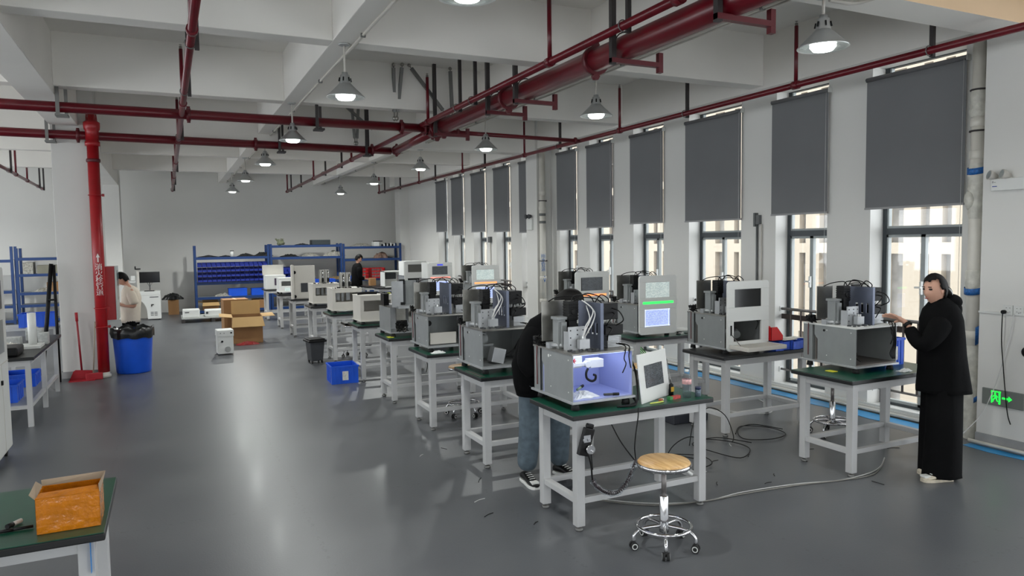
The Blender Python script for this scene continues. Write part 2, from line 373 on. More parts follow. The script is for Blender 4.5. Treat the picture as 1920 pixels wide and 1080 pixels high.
for i, (a, b, z) in enumerate(blinds):
    t = thing('roller_blind', bl_names[i]+', half lowered', 'blind', (7.02, (a+b)/2, z), 0, 'grey roller blinds on the window wall')
    h = 3.66-z; W = (b-a)/2
    bxo('fabric', BLINDM, t, (-0.001, 0.001, -W+0.015, W-0.015, 0.02, h))
    bxo('bottom_bar', mat('blind_bar', (150, 150, 150), 0.5), t, (-0.008, 0.008, -W+0.012, W-0.012, 0, 0.022))
    tubo('roller', mat('blind_roller', (112, 112, 114), 0.7), t, [(0, -W+0.01, h), (0, W-0.01, h)], 0.024, 12)
    for s in (-1, 1): bxo('bracket', PANW, t, (-0.02, 0.042, s*W-0.008*s-0.004, s*W-0.008*s+0.004, h-0.03, h+0.026))
    tubo('pull_cord', WCAB, t, [(-0.025, -W+0.03, h-0.02), (-0.025, -W+0.03, -0.9+0.3*(i % 3))], 0.0022, 5)
for i, (a, b) in enumerate(opens):
    t = thing('window_railing', ['steel safety railing across the window behind the woman', 'steel safety railing across the window left of the woman', 'steel safety railing seen right of the machine with open door'][i] if i < 3 else 'low steel railing across a window further down the wall', 'railing', (7.18, (a+b)/2, 0.06), 0, None if i < 3 else 'window railings further down')
    W = (b-a)/2
    tubo('top_rail', STEEL, t, [(0, -W+0.008, 0.97), (0, W-0.008, 0.97)], 0.019, 10)
    bxo('dark_bar', mat('dark_bar', (58, 48, 46), 0.5, 0.3), t, (-0.01, 0.01, -W+0.01, W-0.01, 0.84, 0.905))
    tubo('lower_rail', STEEL, t, [(0, -W+0.008, 0.18), (0, W-0.008, 0.18)], 0.014, 8)
    for s in (-1, 1):
        for zz in (0.18, 0.97): bxo('wall_flange', PANW, t, (-0.035, 0.035, s*(W-0.001)-0.007, s*(W-0.001)+0.0, zz-0.035, zz+0.035) if s > 0 else (-0.035, 0.035, -(W-0.001), -(W-0.001)+0.007, zz-0.035, zz+0.035))
    nb = max(4, int((b-a)/0.16)); bm = bmesh.new()
    for k in range(1, nb): y = -W+(b-a)*k/nb; tube(bm, [(0, y, 0.18), (0, y, 0.97)], 0.014, 6)
    link('balusters', bm, mat('baluster_steel', (92, 84, 82), .5, .3), t)
# the building across the street
FAC = mat('facade_cream', (146, 136, 121), 0.9, scale=0.5, var=0.03)
t = thing('apartment_building', 'cream building with tall curtained windows across the street outside', 'building', (19, 16, -9))
bm = bmesh.new()
cols = []; y = -12.0; k = 0
while y < 66: cols.append((y, [0.5, 0.26, 0.26][k % 3])); y += [1.05, 0.62, 0.78][k % 3]; k += 1
zr = [0.15, 2.85]; rows = []
z = -6.1
while z < 12: rows.append((z, z+2.3)); z += 2.62
last = -14.0
for (yy, ww) in cols:
    box(bm, 0, 0.4, last, yy, -1, 24); last = yy+ww
box(bm, 0, 0.4, last, 70, -1, 24)
for (yy, ww) in cols:
    zz = -1
    for (a, b) in rows: box(bm, 0.0, 0.4, yy, yy+ww, zz, a+9); zz = b+9
    box(bm, 0.0, 0.4, yy, yy+ww, zz, 24)
link('facade', bm, FAC, t)
CURT = mat('curtained_glass', (112, 109, 104), 0.4, scale=2.5, var=0.35); LOUV = mat('louvre', (96, 98, 100), 0.5); WFR = mat('facade_window_frame', (100, 93, 88), 0.6)
bxo('curtains', CURT, t, (0.22, 0.3, -14, 70, -1, 24))
cnt = 0
bmf = bmesh.new()
for (yy, ww) in cols:
    if yy < 7: continue
    for ri, (a, b) in enumerate(rows):
        if b < -2.6 or a > 6: continue
        cnt += 1
        if cnt > 95:
            for b4 in ((yy, yy+0.05, a+9, b+9), (yy+ww-0.05, yy+ww, a+9, b+9), (yy+0.05, yy+ww-0.05, a+10.1, a+10.16)): box(bmf, 0.12, 0.17, *b4)
            continue
        wn = bxo('window', WFR, t, (0.12, 0.17, yy, yy+0.05, a+9, b+9), (0.12, 0.17, yy+ww-0.05, yy+ww, a+9, b+9), (0.12, 0.17, yy+0.05, yy+ww-0.05, a+9, a+9.05), (0.12, 0.17, yy+0.05, yy+ww-0.05, b+8.95, b+9),
                 (0.12, 0.17, yy+0.05, yy+ww-0.05, a+10.1, a+10.16))
        bxo('pane', CURT, wn, (0.18, 0.2, yy, yy+ww, a+9, b+9))
        if (ri*3+int(yy*2)) % 5 == 0 and ww > 0.4:
            bm = bmesh.new()
            for q in range(14): box(bm, 0.06, 0.11, yy+0.02, yy+ww-0.02, a+9.1+q*0.07, a+9.14+q*0.07)
            link('louvre', bm, LOUV, wn)
o = link('distant_window_frames', bmf, WFR, t); o['kind'] = 'stuff'
struct(bxo('ground', mat('street', (120, 120, 118), 0.9), None, (7.4, 40, -30, 50, -9.6, -9.4)))

# ------------------------------------------------------------ fire pipes
PG = 'red fire sprinkler pipes'
def clampring(bm, p, d, r, mi=1):
    d = Vector(d).normalized(); p = Vector(p); tube(bm, [p-d*0.025, p+d*0.025], r*1.28, 14, mi)
    a, b = frame_of(d)
    for s in (-1, 1): tube(bm, [p+b*s*r*1.35-d*0.02, p+b*s*r*1.35+d*0.02], r*0.35, 6, mi)
def pipe(name, pts, r, lab, cat='pipe', m=PIPE, clamps=(), parent=None, grp=None, n=16):
    t = thing(name, lab, cat, pts[0], 0, grp); o = Vector(pts[0])
    tubo('pipe_run', m, t, [Vector(p)-o for p in pts], r, n)
    a = Vector(pts[0]); b = Vector(pts[-1]); d = (b-a)
    for c in clamps:
        bm = bmesh.new(); clampring(bm, a.lerp(b, c)-o, d, r, 0); link('coupling', bm, REDDK, t)
    return t
t = pipe('fire_main_pipe', [(3.62, -1.5, 3.59), (3.62, 10.18, 3.60)], 0.105, 'thickest red fire main running overhead towards the centre junction', clamps=(0.62, 0.78, 0.965, 0.99))
pipe('fire_main_pipe', [(3.64, 10.19, 3.60), (3.76, 12.7, 3.60)], 0.068, 'short red pipe stepping down in size beyond the thick fire main', clamps=(0.06, 0.95))
pipe('fire_cross_pipe', [(-7.9, 10.04, 3.61), (3.50, 10.12, 3.61)], 0.062, 'upper of the two red pipes crossing the left half under the beams', clamps=(0.72, 0.965))
pipe('fire_cross_pipe', [(-7.9, 11.93, 3.585), (3.69, 12.72, 3.60)], 0.064, 'lower red cross pipe that meets the riser by the white column', clamps=(0.585, 0.8, 0.97))
pipe('fire_cross_pipe', [(3.74, 10.12, 3.58), (6.06, 10.12, 3.55)], 0.032, 'thin red pipe linking the fire main junction to the window branch', clamps=(0.1, 0.97))
# elbow cluster at the junction
t = thing('pipe_junction', 'bolted red flange cluster where the thick main meets the cross pipe', 'pipe fitting', (3.62, 10.12, 3.61))
bm = bmesh.new()
for dx in (-0.13, -0.19): tube(bm, [(dx, -0.0, 0), (dx+0.03, 0, 0)], 0.10, 18)
for k in range(8):
    a = 2*PI*k/8; tube(bm, [(-0.21, math.cos(a)*0.085, math.sin(a)*0.085), (-0.09, math.cos(a)*0.085, math.sin(a)*0.085)], 0.01, 6)
link('flange', bm, REDDK, t)
bm = bmesh.new(); tube(bm, [(0, -0.12, 0), (0, 0.10, 0)], 0.115, 18); tube(bm, [(0, 0.02, -0.02), (0.16, 0.0, -0.03)], 0.055, 12); link('tee_body', bm, PIPE, t)
# sprinkler branches
def branch(x, y0, y1, z0, z1, r, lab, heads, hangers, xe=None):
    xe = xe if xe is not None else x
    t = thing('sprinkler_branch', lab, 'pipe', (x, y0, z0), 0, PG)
    def at(y): k = (y-y0)/(y1-y0); return Vector(((xe-x)*k, y-y0, (z1-z0)*k))
    tubo('pipe_run', PIPE, t, [at(y0), at(y1)], r, 12)
    for y in heads:
        p = at(y); bm = bmesh.new(); h = 4.40-(z0+p.z) if not any(abs(y-q) < 0.2 for q in ()) else .3
        h = min(h, 0.62); tube(bm, [p, p+Vector((0, 0, h))], r*0.62, 8)
        tube(bm, [p+Vector((0, -0.04, 0)), p+Vector((0, 0.04, 0))], r*1.35, 10)
        hd = link('upright_riser', bm, PIPE, t)
        bm = bmesh.new(); q = p+Vector((0, 0, h)); tube(bm, [q, q+Vector((0, 0, 0.03))], r*0.5, 8); lathe(bm, [(0.0, 0.055), (0.016, 0.05), (0.016, 0.047), (0.0, 0.045)], q, 10); tube(bm, [q+Vector((-.008, 0, .03)), q+Vector((0, 0, .05)), q+Vector((.008, 0, .03))], 0.002, 5)
        link('sprinkler_head', bm, BRUSH, hd)
    for y, dx, top in hangers:
        p = at(y); bm = bmesh.new()
        box(bm, p.x+dx-0.018, p.x+dx+0.018, p.y-0.018, p.y+0.018, p.z-0.05, top-z0)
        link('hanger', bm, DKSTR, t)
        bm = bmesh.new(); pp = [(p.x+(r*1.3)*math.cos(a*PI/8), p.y, p.z+(r*1.3)*math.sin(a*PI/8)) for a in range(16)]; tube(bm, pp, 0.005, 5, closed=True); link('u_clamp', bm, ZINC, t)
    return t
branch(3.45, -1.0, 22.8, 3.735, 3.55, 0.036, 'thin red sprinkler branch running above and left of the thick fire main', (4.3, 6.24, 9.80, 14.4, 18.4, 22.6), ((5.0, 0.05, 4.45), (8.2, 0.05, 4.45), (8.7, 0.05, 4.45), (12.9, 0.05, 3.66), (15.5, .05, 4.45), (17.2, 0.05, 4.45), (20.5, 0.05, 4.4), (22.2, 0.05, 4.45)), 3.33)
branch(0.26, -1.0, 22.9, 3.66, 3.53, 0.034, 'red sprinkler branch hanging over the empty floor left of centre', (6.2, 9.3, 12.4, 15.5, 18.6, 22.6), ((6.6, 0.05, 4.45), (8.6, .05, 4.45), (12.0, 0.05, 4.45), (16.9, 0.05, 3.83), (20.2, .05, 3.84), (22.3, 0.05, 4.45)), 0.19)
branch(6.12, -1.0, 22.9, 3.58, 3.57, 0.033, 'red sprinkler branch running along the tops of the window blinds', (3.0, 5.75, 9.1, 12.3, 15.5, 18.7, 22.8), ((4.25, 0.045, 4.45), (7.6, 0.045, 4.45), (11.0, 0.045, 4.45), (14.3, 0.045, 4.45), (17.5, 0.045, 4.45), (20.6, .045, 4.45), (22.3, 0.045, 4.45)), 6.2)
branch(-2.75, 12.9, 22.9, 3.53, 3.53, 0.033, 'short red sprinkler branch seen beyond the left column near the back wall', (14.2, 18.6, 20.2), ((17.7, .045, 4.45), (22.0, 0.045, 4.45), (22.8, 0.045, 4.45)), -2.95)
# trapeze supports under the main
for y, lab in ((3.95, 'nearest red angle bracket carrying the thick fire main'), (5.25, 'second red angle bracket carrying the thick fire main'), (7.15, 'third red angle bracket below the thick fire main'), (7.9, 'fourth red angle bracket with a long side drop'), (9.75, 'red angle bracket under the main at the centre junction')):
    t = thing('pipe_bracket', lab, 'bracket', (3.62, y, 3.44), 0, 'angle brackets under the fire main')
    bxo('cross_angle', REDDK, t, (-0.16, 0.36, -0.025, 0.025, 0.015, 0.055))
    for dx in (-0.16, 0.33): bxo('hanger', DKSTR if dx < 0 else REDDK, t, (dx, dx+0.045, -0.022, 0.022, -0.03 if dx > 0 else 0.0, 1.01 if dx < 0 else 0.14))
    bm = bmesh.new(); tube(bm, [(0.115*math.cos(a*PI/10), 0, 0.17+0.115*math.sin(a*PI/10)) for a in range(11)], 0.006, 5); link('u_bolt', bm, DKSTR, t)
# straight strut hangers on the cross pipes
for x, y, z, lab in ((-1.04, 10.07, 3.61, 'galvanised strut hanger on the upper cross pipe by the left girder'), (1.95, 10.1, 3.61, 'dark strut hanger on the upper cross pipe right of the row of lamps'), (-1.44, 12.36, 3.585, 'galvanised strut hanger on the lower cross pipe at the column'),
                      (1.80, 12.6, 3.59, 'short strut hanger on the lower cross pipe behind a lamp'), (3.28, 12.70, 3.6, 'dark strut hanger on the lower cross pipe near its bend')):
    t = thing('pipe_hanger', lab, 'bracket', (x, y, z), 0, None)
    mm = ZINC if x < -1 else DKSTR; TOPZ = 4.1-z if x < -1.2 else (4.12-z if x < 0 else 4.45-z)
    bxo('strut', mm, t, (-0.075, -0.035, -0.085, -0.065, -0.09, TOPZ), (0.0, 0.035, 0.066, 0.088, -0.09, TOPZ))
    bxo('cross_bar', mm, t, (-0.085, 0.045, -0.085, 0.088, -0.115, -0.09))
# seismic braces near the junction
def brace(p, q, lab, w_=0.021, top=True):
    p = Vector(p); q = Vector(q); t = thing('seismic_brace', lab, 'bracket', q); d = p-q
    bm = bmesh.new(); a, b = frame_of(d); 
    k0, k1 = 0.14, 0.93
    v = []
    for k in (k0, k1):
        c = d*k
        v.append([bm.verts.new(c+a*sx*w_+b*sy*w_) for sx, sy in ((-1, -1), (1, -1), (1, 1), (-1, 1))])
    bm.faces.new(v[0][::-1]); bm.faces.new(v[1])
    for i in range(4): bm.faces.new((v[0][i], v[0][(i+1) % 4], v[1][(i+1) % 4], v[1][i]))
    link('channel', bm, ZINC, t)
    tubo('threaded_rod', BRUSH, t, [(0, 0, 0), d], 0.007, 6)
    bm = bmesh.new(); blob(bm, (0, 0, 0.02), 0.03, (1, 1, 1.4), 1); link('hinge', bm, BRUSH, t); bm = bmesh.new(); blob(bm, d*0.98, 0.028, sub=1); link('hinge', bm, BRUSH, t)
brace((2.93, 9.86, 4.43), (2.97, 10.02, 3.69), 'upright steel brace left of the fire pipe junction')
brace((3.05, 9.84, 4.44), (3.0, 10.0, 3.69), 'second upright steel brace standing against the first')
brace((3.14, 9.85, 4.44), (3.72, 9.85, 3.74), 'long slanting steel brace above the fire pipe junction')
brace((3.75, 9.82, 4.44), (3.78, 9.84, 3.74), 'short upright steel brace right of the slanting one')
brace((2.98, 12.62, 4.42), (3.03, 12.64, 3.68), 'upright steel brace on the lower cross pipe')
brace((3.10, 12.60, 4.42), (3.06, 12.64, 3.68), 'leaning steel brace on the lower cross pipe')
brace((2.75, 12.6, 4.42), (3.32, 12.6, 3.95), 'small slanting steel brace beyond the junction')
# fire riser
t = thing('fire_riser', 'thick red riser with white lettering in front of the white column', 'pipe', (-0.93, 12.31, 0))
t.location = (-0.935, 12.33, 0)
tubo('pipe_run', REDBR, t, [(0, 0, 0.0), (0, 0, 3.50)], 0.078, 20)
bm = bmesh.new(); lathe(bm, [(0.0, 0.0), (0.10, 0.0), (0.10, 0.04), (0.082, 0.05), (0.082, 0.08), (0.0, 0.08)]); link('foot_collar', bm, OFFW, t)
bm = bmesh.new(); lathe(bm, [(0.0, 3.44), (0.1, 3.44), (0.1, 3.50), (0.085, 3.5), (0.09, 3.66), (0.105, 3.68), (0.11, 3.73), (0.11, 3.78), (0.08, 3.8), (0.05, 3.86), (0.05, 3.9), (0.0, 3.9)]); 
for k in range(6): a = k*PI/3; tube(bm, [(math.cos(a)*0.07, math.sin(a)*0.07, 3.78), (math.cos(a)*0.06, math.sin(a)*0.06, 3.90)], 0.009, 6)
link('valve_body', bm, REDBR, t)
for z in (0.76, 1.04, 2.72):
    bm = bmesh.new(); tube(bm, [(0.088*math.cos(a*PI/8), 0.088*math.sin(a*PI/8), z) for a in range(16)], 0.008, 6, closed=True); box(bm, 0.085, 0.12, -0.02, 0.02, z-0.02, z+0.02)
    link('pipe_clip', bm, REDBR, t)
bm = bmesh.new(); lathe(bm, [(0.0, 3.2), (0.09, 3.2), (0.095, 3.215), (0.095, 3.235), (0.09, 3.25), (0, 3.25)]); link('collar', bm, REDDK, t)
def wraptext(s, sz, z, ang, rad, par, m):
    o = text('lettering', s, sz, m, par, Matrix.Identity(4))
    for v in o.data.vertices:
        a = ang+v.co.x/rad; zz = z+v.co.y; rr_ = rad+0.0015+v.co.z; v.co = Vector((rr_*math.cos(a), rr_*math.sin(a), zz))
    return o
WTX = mat('white_lettering', (225, 220, 216), 0.6)
wraptext('消\n火\n栓\n管\n道', 0.105, 1.62, -PI/2+0.06, 0.078, t, WTX)
bm = bmesh.new()
for (x0, x1, z0, z1) in ((-0.008, 0.008, 1.73, 1.80),): box(bm, x0, x1, -0.083, -0.078, z0, z1)
prism(bm, [(-0.025, 1.80), (0.025, 1.80), (0, 1.86)], -0.083, -0.078); link('arrow', bm, WTX, t)
# hydrant cabinet
t = thing('hydrant_cabinet', 'red fire hydrant cabinet with pale metal frame behind the riser', 'cabinet', (-0.915, 12.5, 0.84))
bxo('body', REDBR, t, (0, 0.17, 0, 0.5, 0, 0.81), bevel=0.005)
bxo('door_frame', mat('cabinet_frame', (184, 190, 186), 0.4, 0.3), t, (0.172, 0.195, -0.005, 0.505, -0.005, 0.815))
bxo('door_glass', CLEAR, t, (0.196, 0.2, 0.06, 0.44, 0.3, 0.75))
# pvc rain pipes on the wall
def rainpipe(x, y, r, lab, near):
    t = thing('rain_pipe', lab, 'pipe', (x, y, 0)); tubo('pipe_run', PVC, t, [(0, 0, 0), (0, 0, 3.79 if not near else 3.79)], r, 18)
    for z in ((0.5, 1.0, 1.5, 2.35, 2.7, 3.0) if near else (0.75, 1.2, 2.6, 2.9)):
        bm = bmesh.new(); lathe(bm, [(r*1.02, z-0.04), (r*1.16, z-0.03), (r*1.16, z+0.03), (r*1.02, z+0.04)], n=16); link('socket_ring', bm, PVC, t)
    for z in ((2.92, 3.3) if near else (1.55, 2.75)):
        bm = bmesh.new(); tube(bm, [((r+0.008)*math.cos(a*PI/8), (r+0.008)*math.sin(a*PI/8), z) for a in range(16)], 0.009, 6, closed=True); box(bm, r-0.01, r+0.03, -0.015, 0.015, z-0.015, z+0.015); link('pipe_clamp', bm, DKSTR, t)
    return t
t = rainpipe(6.90, 4.27, 0.062, 'white plastic-wrapped rain pipe beside the near wall column', True)
for z0, z1 in ((0.0, 0.9), (1.42, 1.62), (2.1, 2.62), (3.05, 3.3)):
    bm = bmesh.new(); lathe(bm, [(0.066, z0)]+[(0.066+random.uniform(0.002, 0.016), z0+(z1-z0)*k/9) for k in range(1, 9)]+[(0.066, z1)], n=14)
    for v in bm.verts: v.co.x += random.uniform(-.004, .004); v.co.y += random.uniform(-.004, .004)
    link('plastic_wrap', bm, FILM, t)
bm = bmesh.new(); blob(bm, (-0.03, 0.03, 2.28), 0.07, (1, .8, 1.5), 2, jit=0.12); link('plastic_wad', bm, FILM, t)
bt = mat('blue_label', (36, 100, 170), 0.5, scale=60, var=0.4)
for z in (2.53, 1.4, 0.95, 0.40): 
    hh = {2.53: .06, 1.4: .06, .95: .17, .40: .05}[z]; bm = bmesh.new(); lathe(bm, [(0.0815, z), (0.083, z), (0.083, z+hh), (0.0815, z+hh)], n=24)
    if z < 1.2: bmesh.ops.delete(bm, geom=[f for f in bm.faces if not (-0.9 < math.atan2(f.calc_center_median().y, f.calc_center_median().x)+PI/2 < 0.5)], context='FACES')
    for v in bm.verts: v.co.z += 0.25*v.co.x*(1 if z > 1.2 else 3)
    link('blue_label', bm, bt, t)
t = rainpipe(6.80, 12.80, 0.062, 'white rain pipe with blue lettering at the middle wall column', False)
wraptext('雨\n水\n管\n道', 0.10, 1.62, -PI/2-0.35, 0.064, t, bt)
bm = bmesh.new(); prism(bm, [(-0.03, 1.2), (0.0, 1.12), (0.03, 1.2), (0.01, 1.2), (0.01, 1.25), (-0.01, 1.25), (-0.01, 1.2)], -0.070, -0.066); link('arrow', bm, bt, t)
for z in (2.45, 2.3):
    bm = bmesh.new(); lathe(bm, [(0.064, z), (0.0665, z), (0.0665, z+0.05), (0.064, z+0.05)], n=18); link('grey_sticker', bm, mat('sticker', (110, 112, 110), .6, scale=80, var=.5), t)
t = rainpipe(6.92, 23.2, 0.06, 'slim white pipe in the far right corner of the room', False)

# ------------------------------------------------------------ pendant lamps
def lamp_proto(rod):
    t = thing('pendant_lamp', '', 'lamp', (0, 0, 0), 0, 'silver pendant lamps')
    bm = bmesh.new(); lathe(bm, [(0.178, 0.0), (0.182, 0.004), (0.175, 0.012), (0.10, 0.085), (0.062, 0.125), (0.055, 0.13), (0.052, 0.125), (0.095, 0.08), (0.17, 0.008), (0.178, 0.0)], n=28); link('shade', bm, SILVER, t)
    bm = bmesh.new(); lathe(bm, [(0.0, 0.235), (0.028, 0.235), (0.03, 0.215), (0.042, 0.21), (0.045, 0.19), (0.056, 0.13), (0.058, 0.118), (0.0, 0.118)], n=20)
    for k in range(6): a = k*PI/3; tube(bm, [(0.05*math.cos(a), 0.05*math.sin(a), 0.185), (0.058*math.cos(a), 0.058*math.sin(a), 0.15)], 0.007, 6, 1)
    link('neck', bm, [SILVER, BLKP], t)
    bm = bmesh.new(); lathe(bm, [(0.0, -0.022), (0.07, -0.018), (0.092, 0.01), (0.08, 0.05), (0.045, 0.10), (0.0, 0.105)], n=20); link('bulb', bm, mat('lamp_bulb', (255, 255, 250), 0.5, emit=BULB_E, ecol=(250, 252, 245)), t)
    bm = bmesh.new(); lathe(bm, [(0.096, 0.006), (0.168, 0.006), (0.168, 0.009), (0.096, 0.009)], n=28); link('prismatic_lens', bm, glassmat('lens', (0.9, 0.92, 0.92)), t)
    if rod > 0.26: tubo('stem', OFFW, t, [(0, 0, 0.235), (0, 0, rod-0.01)], 0.010, 8)
    bm = bmesh.new(); lathe(bm, [(0.0, rod), (0.055, rod), (0.055, rod-0.012), (0.03, rod-0.02), (0.0, rod-0.022)], n=16); link('ceiling_cup', bm, SILVER, t)
    return t
def lamp_light(x, y, z, p=LAMP_W):
    p = p*(0.4 if y < 15 else 1.5)
    l = bpy.data.lights.new('lamp_light', 'SPOT'); l.energy = p*4; l.spot_size = math.radians(165); l.spot_blend = 0.6; l.shadow_soft_size = 0.07; l.color = (0.97, 1.0, 0.97)
    return l
PL = lamp_proto(0.5); PS = lamp_proto(0.37); used = {}
lamps = [(4.39, 3.86, 1), (4.38, 6.94, 0), (4.38, 10.03, 0), (4.38, 13.13, 1), (4.40, 16.61, 0), (4.38, 20.11, 0),
         (1.58, 3.85, 1), (1.58, 6.92, 0), (1.57, 10.03, 0), (1.58, 13.13, 1), (1.58, 16.61, 0), (1.58, 20.11, 0)]
lab = ['nearest pendant lamp on the right, close to the beige beam', 'second pendant lamp of the right row, left of the first blinds', 'third pendant lamp of the right row, below the thin cross pipe', 'fourth pendant lamp of the right row, fixed tight to the beam', 'fifth pendant lamp of the right row', 'farthest pendant lamp of the right row',
       'pendant lamp cut off by the top edge of the photo', 'nearest whole pendant lamp of the left row on a long stem', 'third pendant lamp of the left row, in front of the lower cross pipe', 'fourth pendant lamp of the left row, tight under the beam', 'fifth pendant lamp of the left row on a stem', 'farthest pendant lamp of the left row']
for i, (x, y, s) in enumerate(lamps):
    src = PS if s else PL
    if s in used: o = copy_tree(src)
    else: o = src; used[s] = 1
    z = 3.70-0.37 if s else 3.83-0.5
    o.location = (x, y, z); o['label'] = 'silver '+lab[i]
    L = bpy.data.objects.new('lamp_light', lamp_light(x, y, z)); C.objects.link(L); L.parent = o; L.location = (0, 0, -0.03)
for x, y in ((1.58, 0.4), (-4.4, 3.9), (-4.4, 10.0), (-4.4, 16.6), (-4.4, 20.1)):  # more lamps, added out of view to brighten the hall
    o = copy_tree(PL); o.location = (x, y, 3.33 if y < 3 or y > 4.5 else 3.33); o['label'] = 'silver pendant lamp added out of sight for more light'
    o['group'] = 'silver pendant lamps out of view'
    L = bpy.data.objects.new('lamp_light', lamp_light(x, y, 3)); C.objects.link(L); L.parent = o; L.location = (0, 0, -0.03)
for x, lb in ((1.66, 'white conduit clipped under the left lamp beam'), (4.44, 'pair of pale conduits running under the right lamp beam')):
    t = thing('ceiling_conduit', lb, 'conduit', (x, 4.1, 3.815)); tubo('pipe_run', OFFW, t, [(0, 0, 0), (0, 19, 0)], 0.013, 8)
    if x > 4: tubo('second_run', OFFW, t, [(0.05, 0, -.003), (0.05, 19, -.003)], 0.010, 8)
    for y in range(0, 19, 2): bxo('saddle_clip', ZINC, t, (-0.022, 0.022, y+0.4, y+0.425, -0.018, 0.015))
t = thing('lamp_conduit', 'bent white conduit feeding the nearest pendant lamp', 'conduit', (4.45, 3.86, 3.682)); tubo('pipe_run', OFFW, t, [(0.0, 0, 0.0), (0.2, 0.0, 0.0), (0.26, -0.05, 0.0), (0.28, -0.19, 0.0), (0.28, -0.205, 0.03), (0.28, -0.205, 0.7)], 0.014, 10)

# ------------------------------------------------------------ work tables
def table_proto(W, D, top=GREEN, rail=True):
    t = thing('work_table', '', 'table', (0, 0, 0), 0, 'steel legged work tables')
    bm = bmesh.new(); box(bm, 0, W, 0, D, 0.765, 0.797, 0); o = link('tabletop', bm, BLACK, t, bevel=0.006)
    bm = bmesh.new(); box(bm, 0.004, W-0.004, 0.004, D-0.004, 0.7965, 0.80); link('work_mat', bm, top, o)
    L = 0.062; x0, x1, y0, y1 = 0.045, W-0.045, 0.03, D-0.06
    for xx in (x0, x1-L):
        for yy in (y0, y1-L):
            lg = bxo('leg', LEGW, t, (xx, xx+L, yy, yy+L, 0.035, 0.765), bevel=0.003)
            bm = bmesh.new(); lathe(bm, [(0, 0), (0.026, 0), (0.028, 0.008), (0.024, 0.02), (0.01, 0.022), (0.01, 0.036), (0, 0.036)], (xx+L/2, yy+L/2, 0), 12); link('levelling_foot', bm, ZINC, lg)
    bxo('apron', LEGW, t, (x0+L, x1-L, y0+0.006, y0+0.03, 0.70, 0.765), (x0+L, x1-L, y1-0.03, y1-0.006, 0.70, 0.765), (x0+0.006, x0+0.03, y0+L, y1-L, 0.70, 0.765), (x1-0.03, x1-0.006, y0+L, y1-L, 0.70, 0.765))
    for nm, b in (('stretcher', (x0+L, x1-L, y0+0.012, y0+0.05, 0.185, 0.225)), ('stretcher', (x0+L, x1-L, y1-0.05, y1-0.012, 0.185, 0.225)), ('stretcher', (x0+0.006, x0+0.056, y0+L, y1-L, 0.185, 0.225)), ('stretcher', (x1-0.056, x1-0.006, y0+L, y1-L, 0.185, 0.225))):
        bxo(nm, LEGW, t, b, bevel=0.002)
    return t
TG = table_proto(1.18, 0.63); TB = table_proto(1.18, 0.63, mat('black_mat', (26, 28, 30), 0.35)); tu = {}
LX = [(2.35, 4.03, 'g', 'nearest green-topped steel work table, carrying the brightly lit open machine'), (2.345, 5.56, 'g', 'second green-topped work table of the left row, steel rulers on its corner'),
      (2.35, 6.98, 'g', 'third work table of the left row, white rag on its green corner'), (2.35, 8.40, 'g', 'fourth work table of the left row, under the stripped machine with dangling cords'),
      (2.35, 9.94, 'g', 'fifth work table of the left row, behind the blue crate'), (2.35, 11.83, 'g', 'sixth work table of the left row, beside the grey wheeled bin'),
      (2.33, 13.5, 'b', 'seventh, dark-topped work table of the left row'), (2.28, 15.55, 'b', 'eighth, dark-topped work table of the left row under a flat door panel'), (2.25, 17.25, 'b', 'ninth, dark-topped work table of the left row'), (2.2, 19.4, 'b', 'farthest work table of the left row, by the blue racks'),
      (4.87, 3.95, 'g', 'dark green work table that the woman in black stands at'), (4.82, 5.36, 'b', 'black-topped work table with the red bin and blue trays'), (4.82, 6.85, 'g', 'work table under the machine with the green light strip'),
      (4.82, 8.3, 'g', 'work table of the right row hidden behind the bending person'), (4.82, 12.0, 'g', 'work table of the right row just before the middle wall column'), (4.82, 14.3, 'b', 'work table of the right row second from the back'), (4.82, 16.1, 'b', 'farthest work table of the right row')]
for x, y, k, l in LX:
    src = TG if k == 'g' else TB
    if k in tu: o = copy_tree(src)
    else: o = src; tu[k] = 1
    o.location = (x, y, 0); o['label'] = l

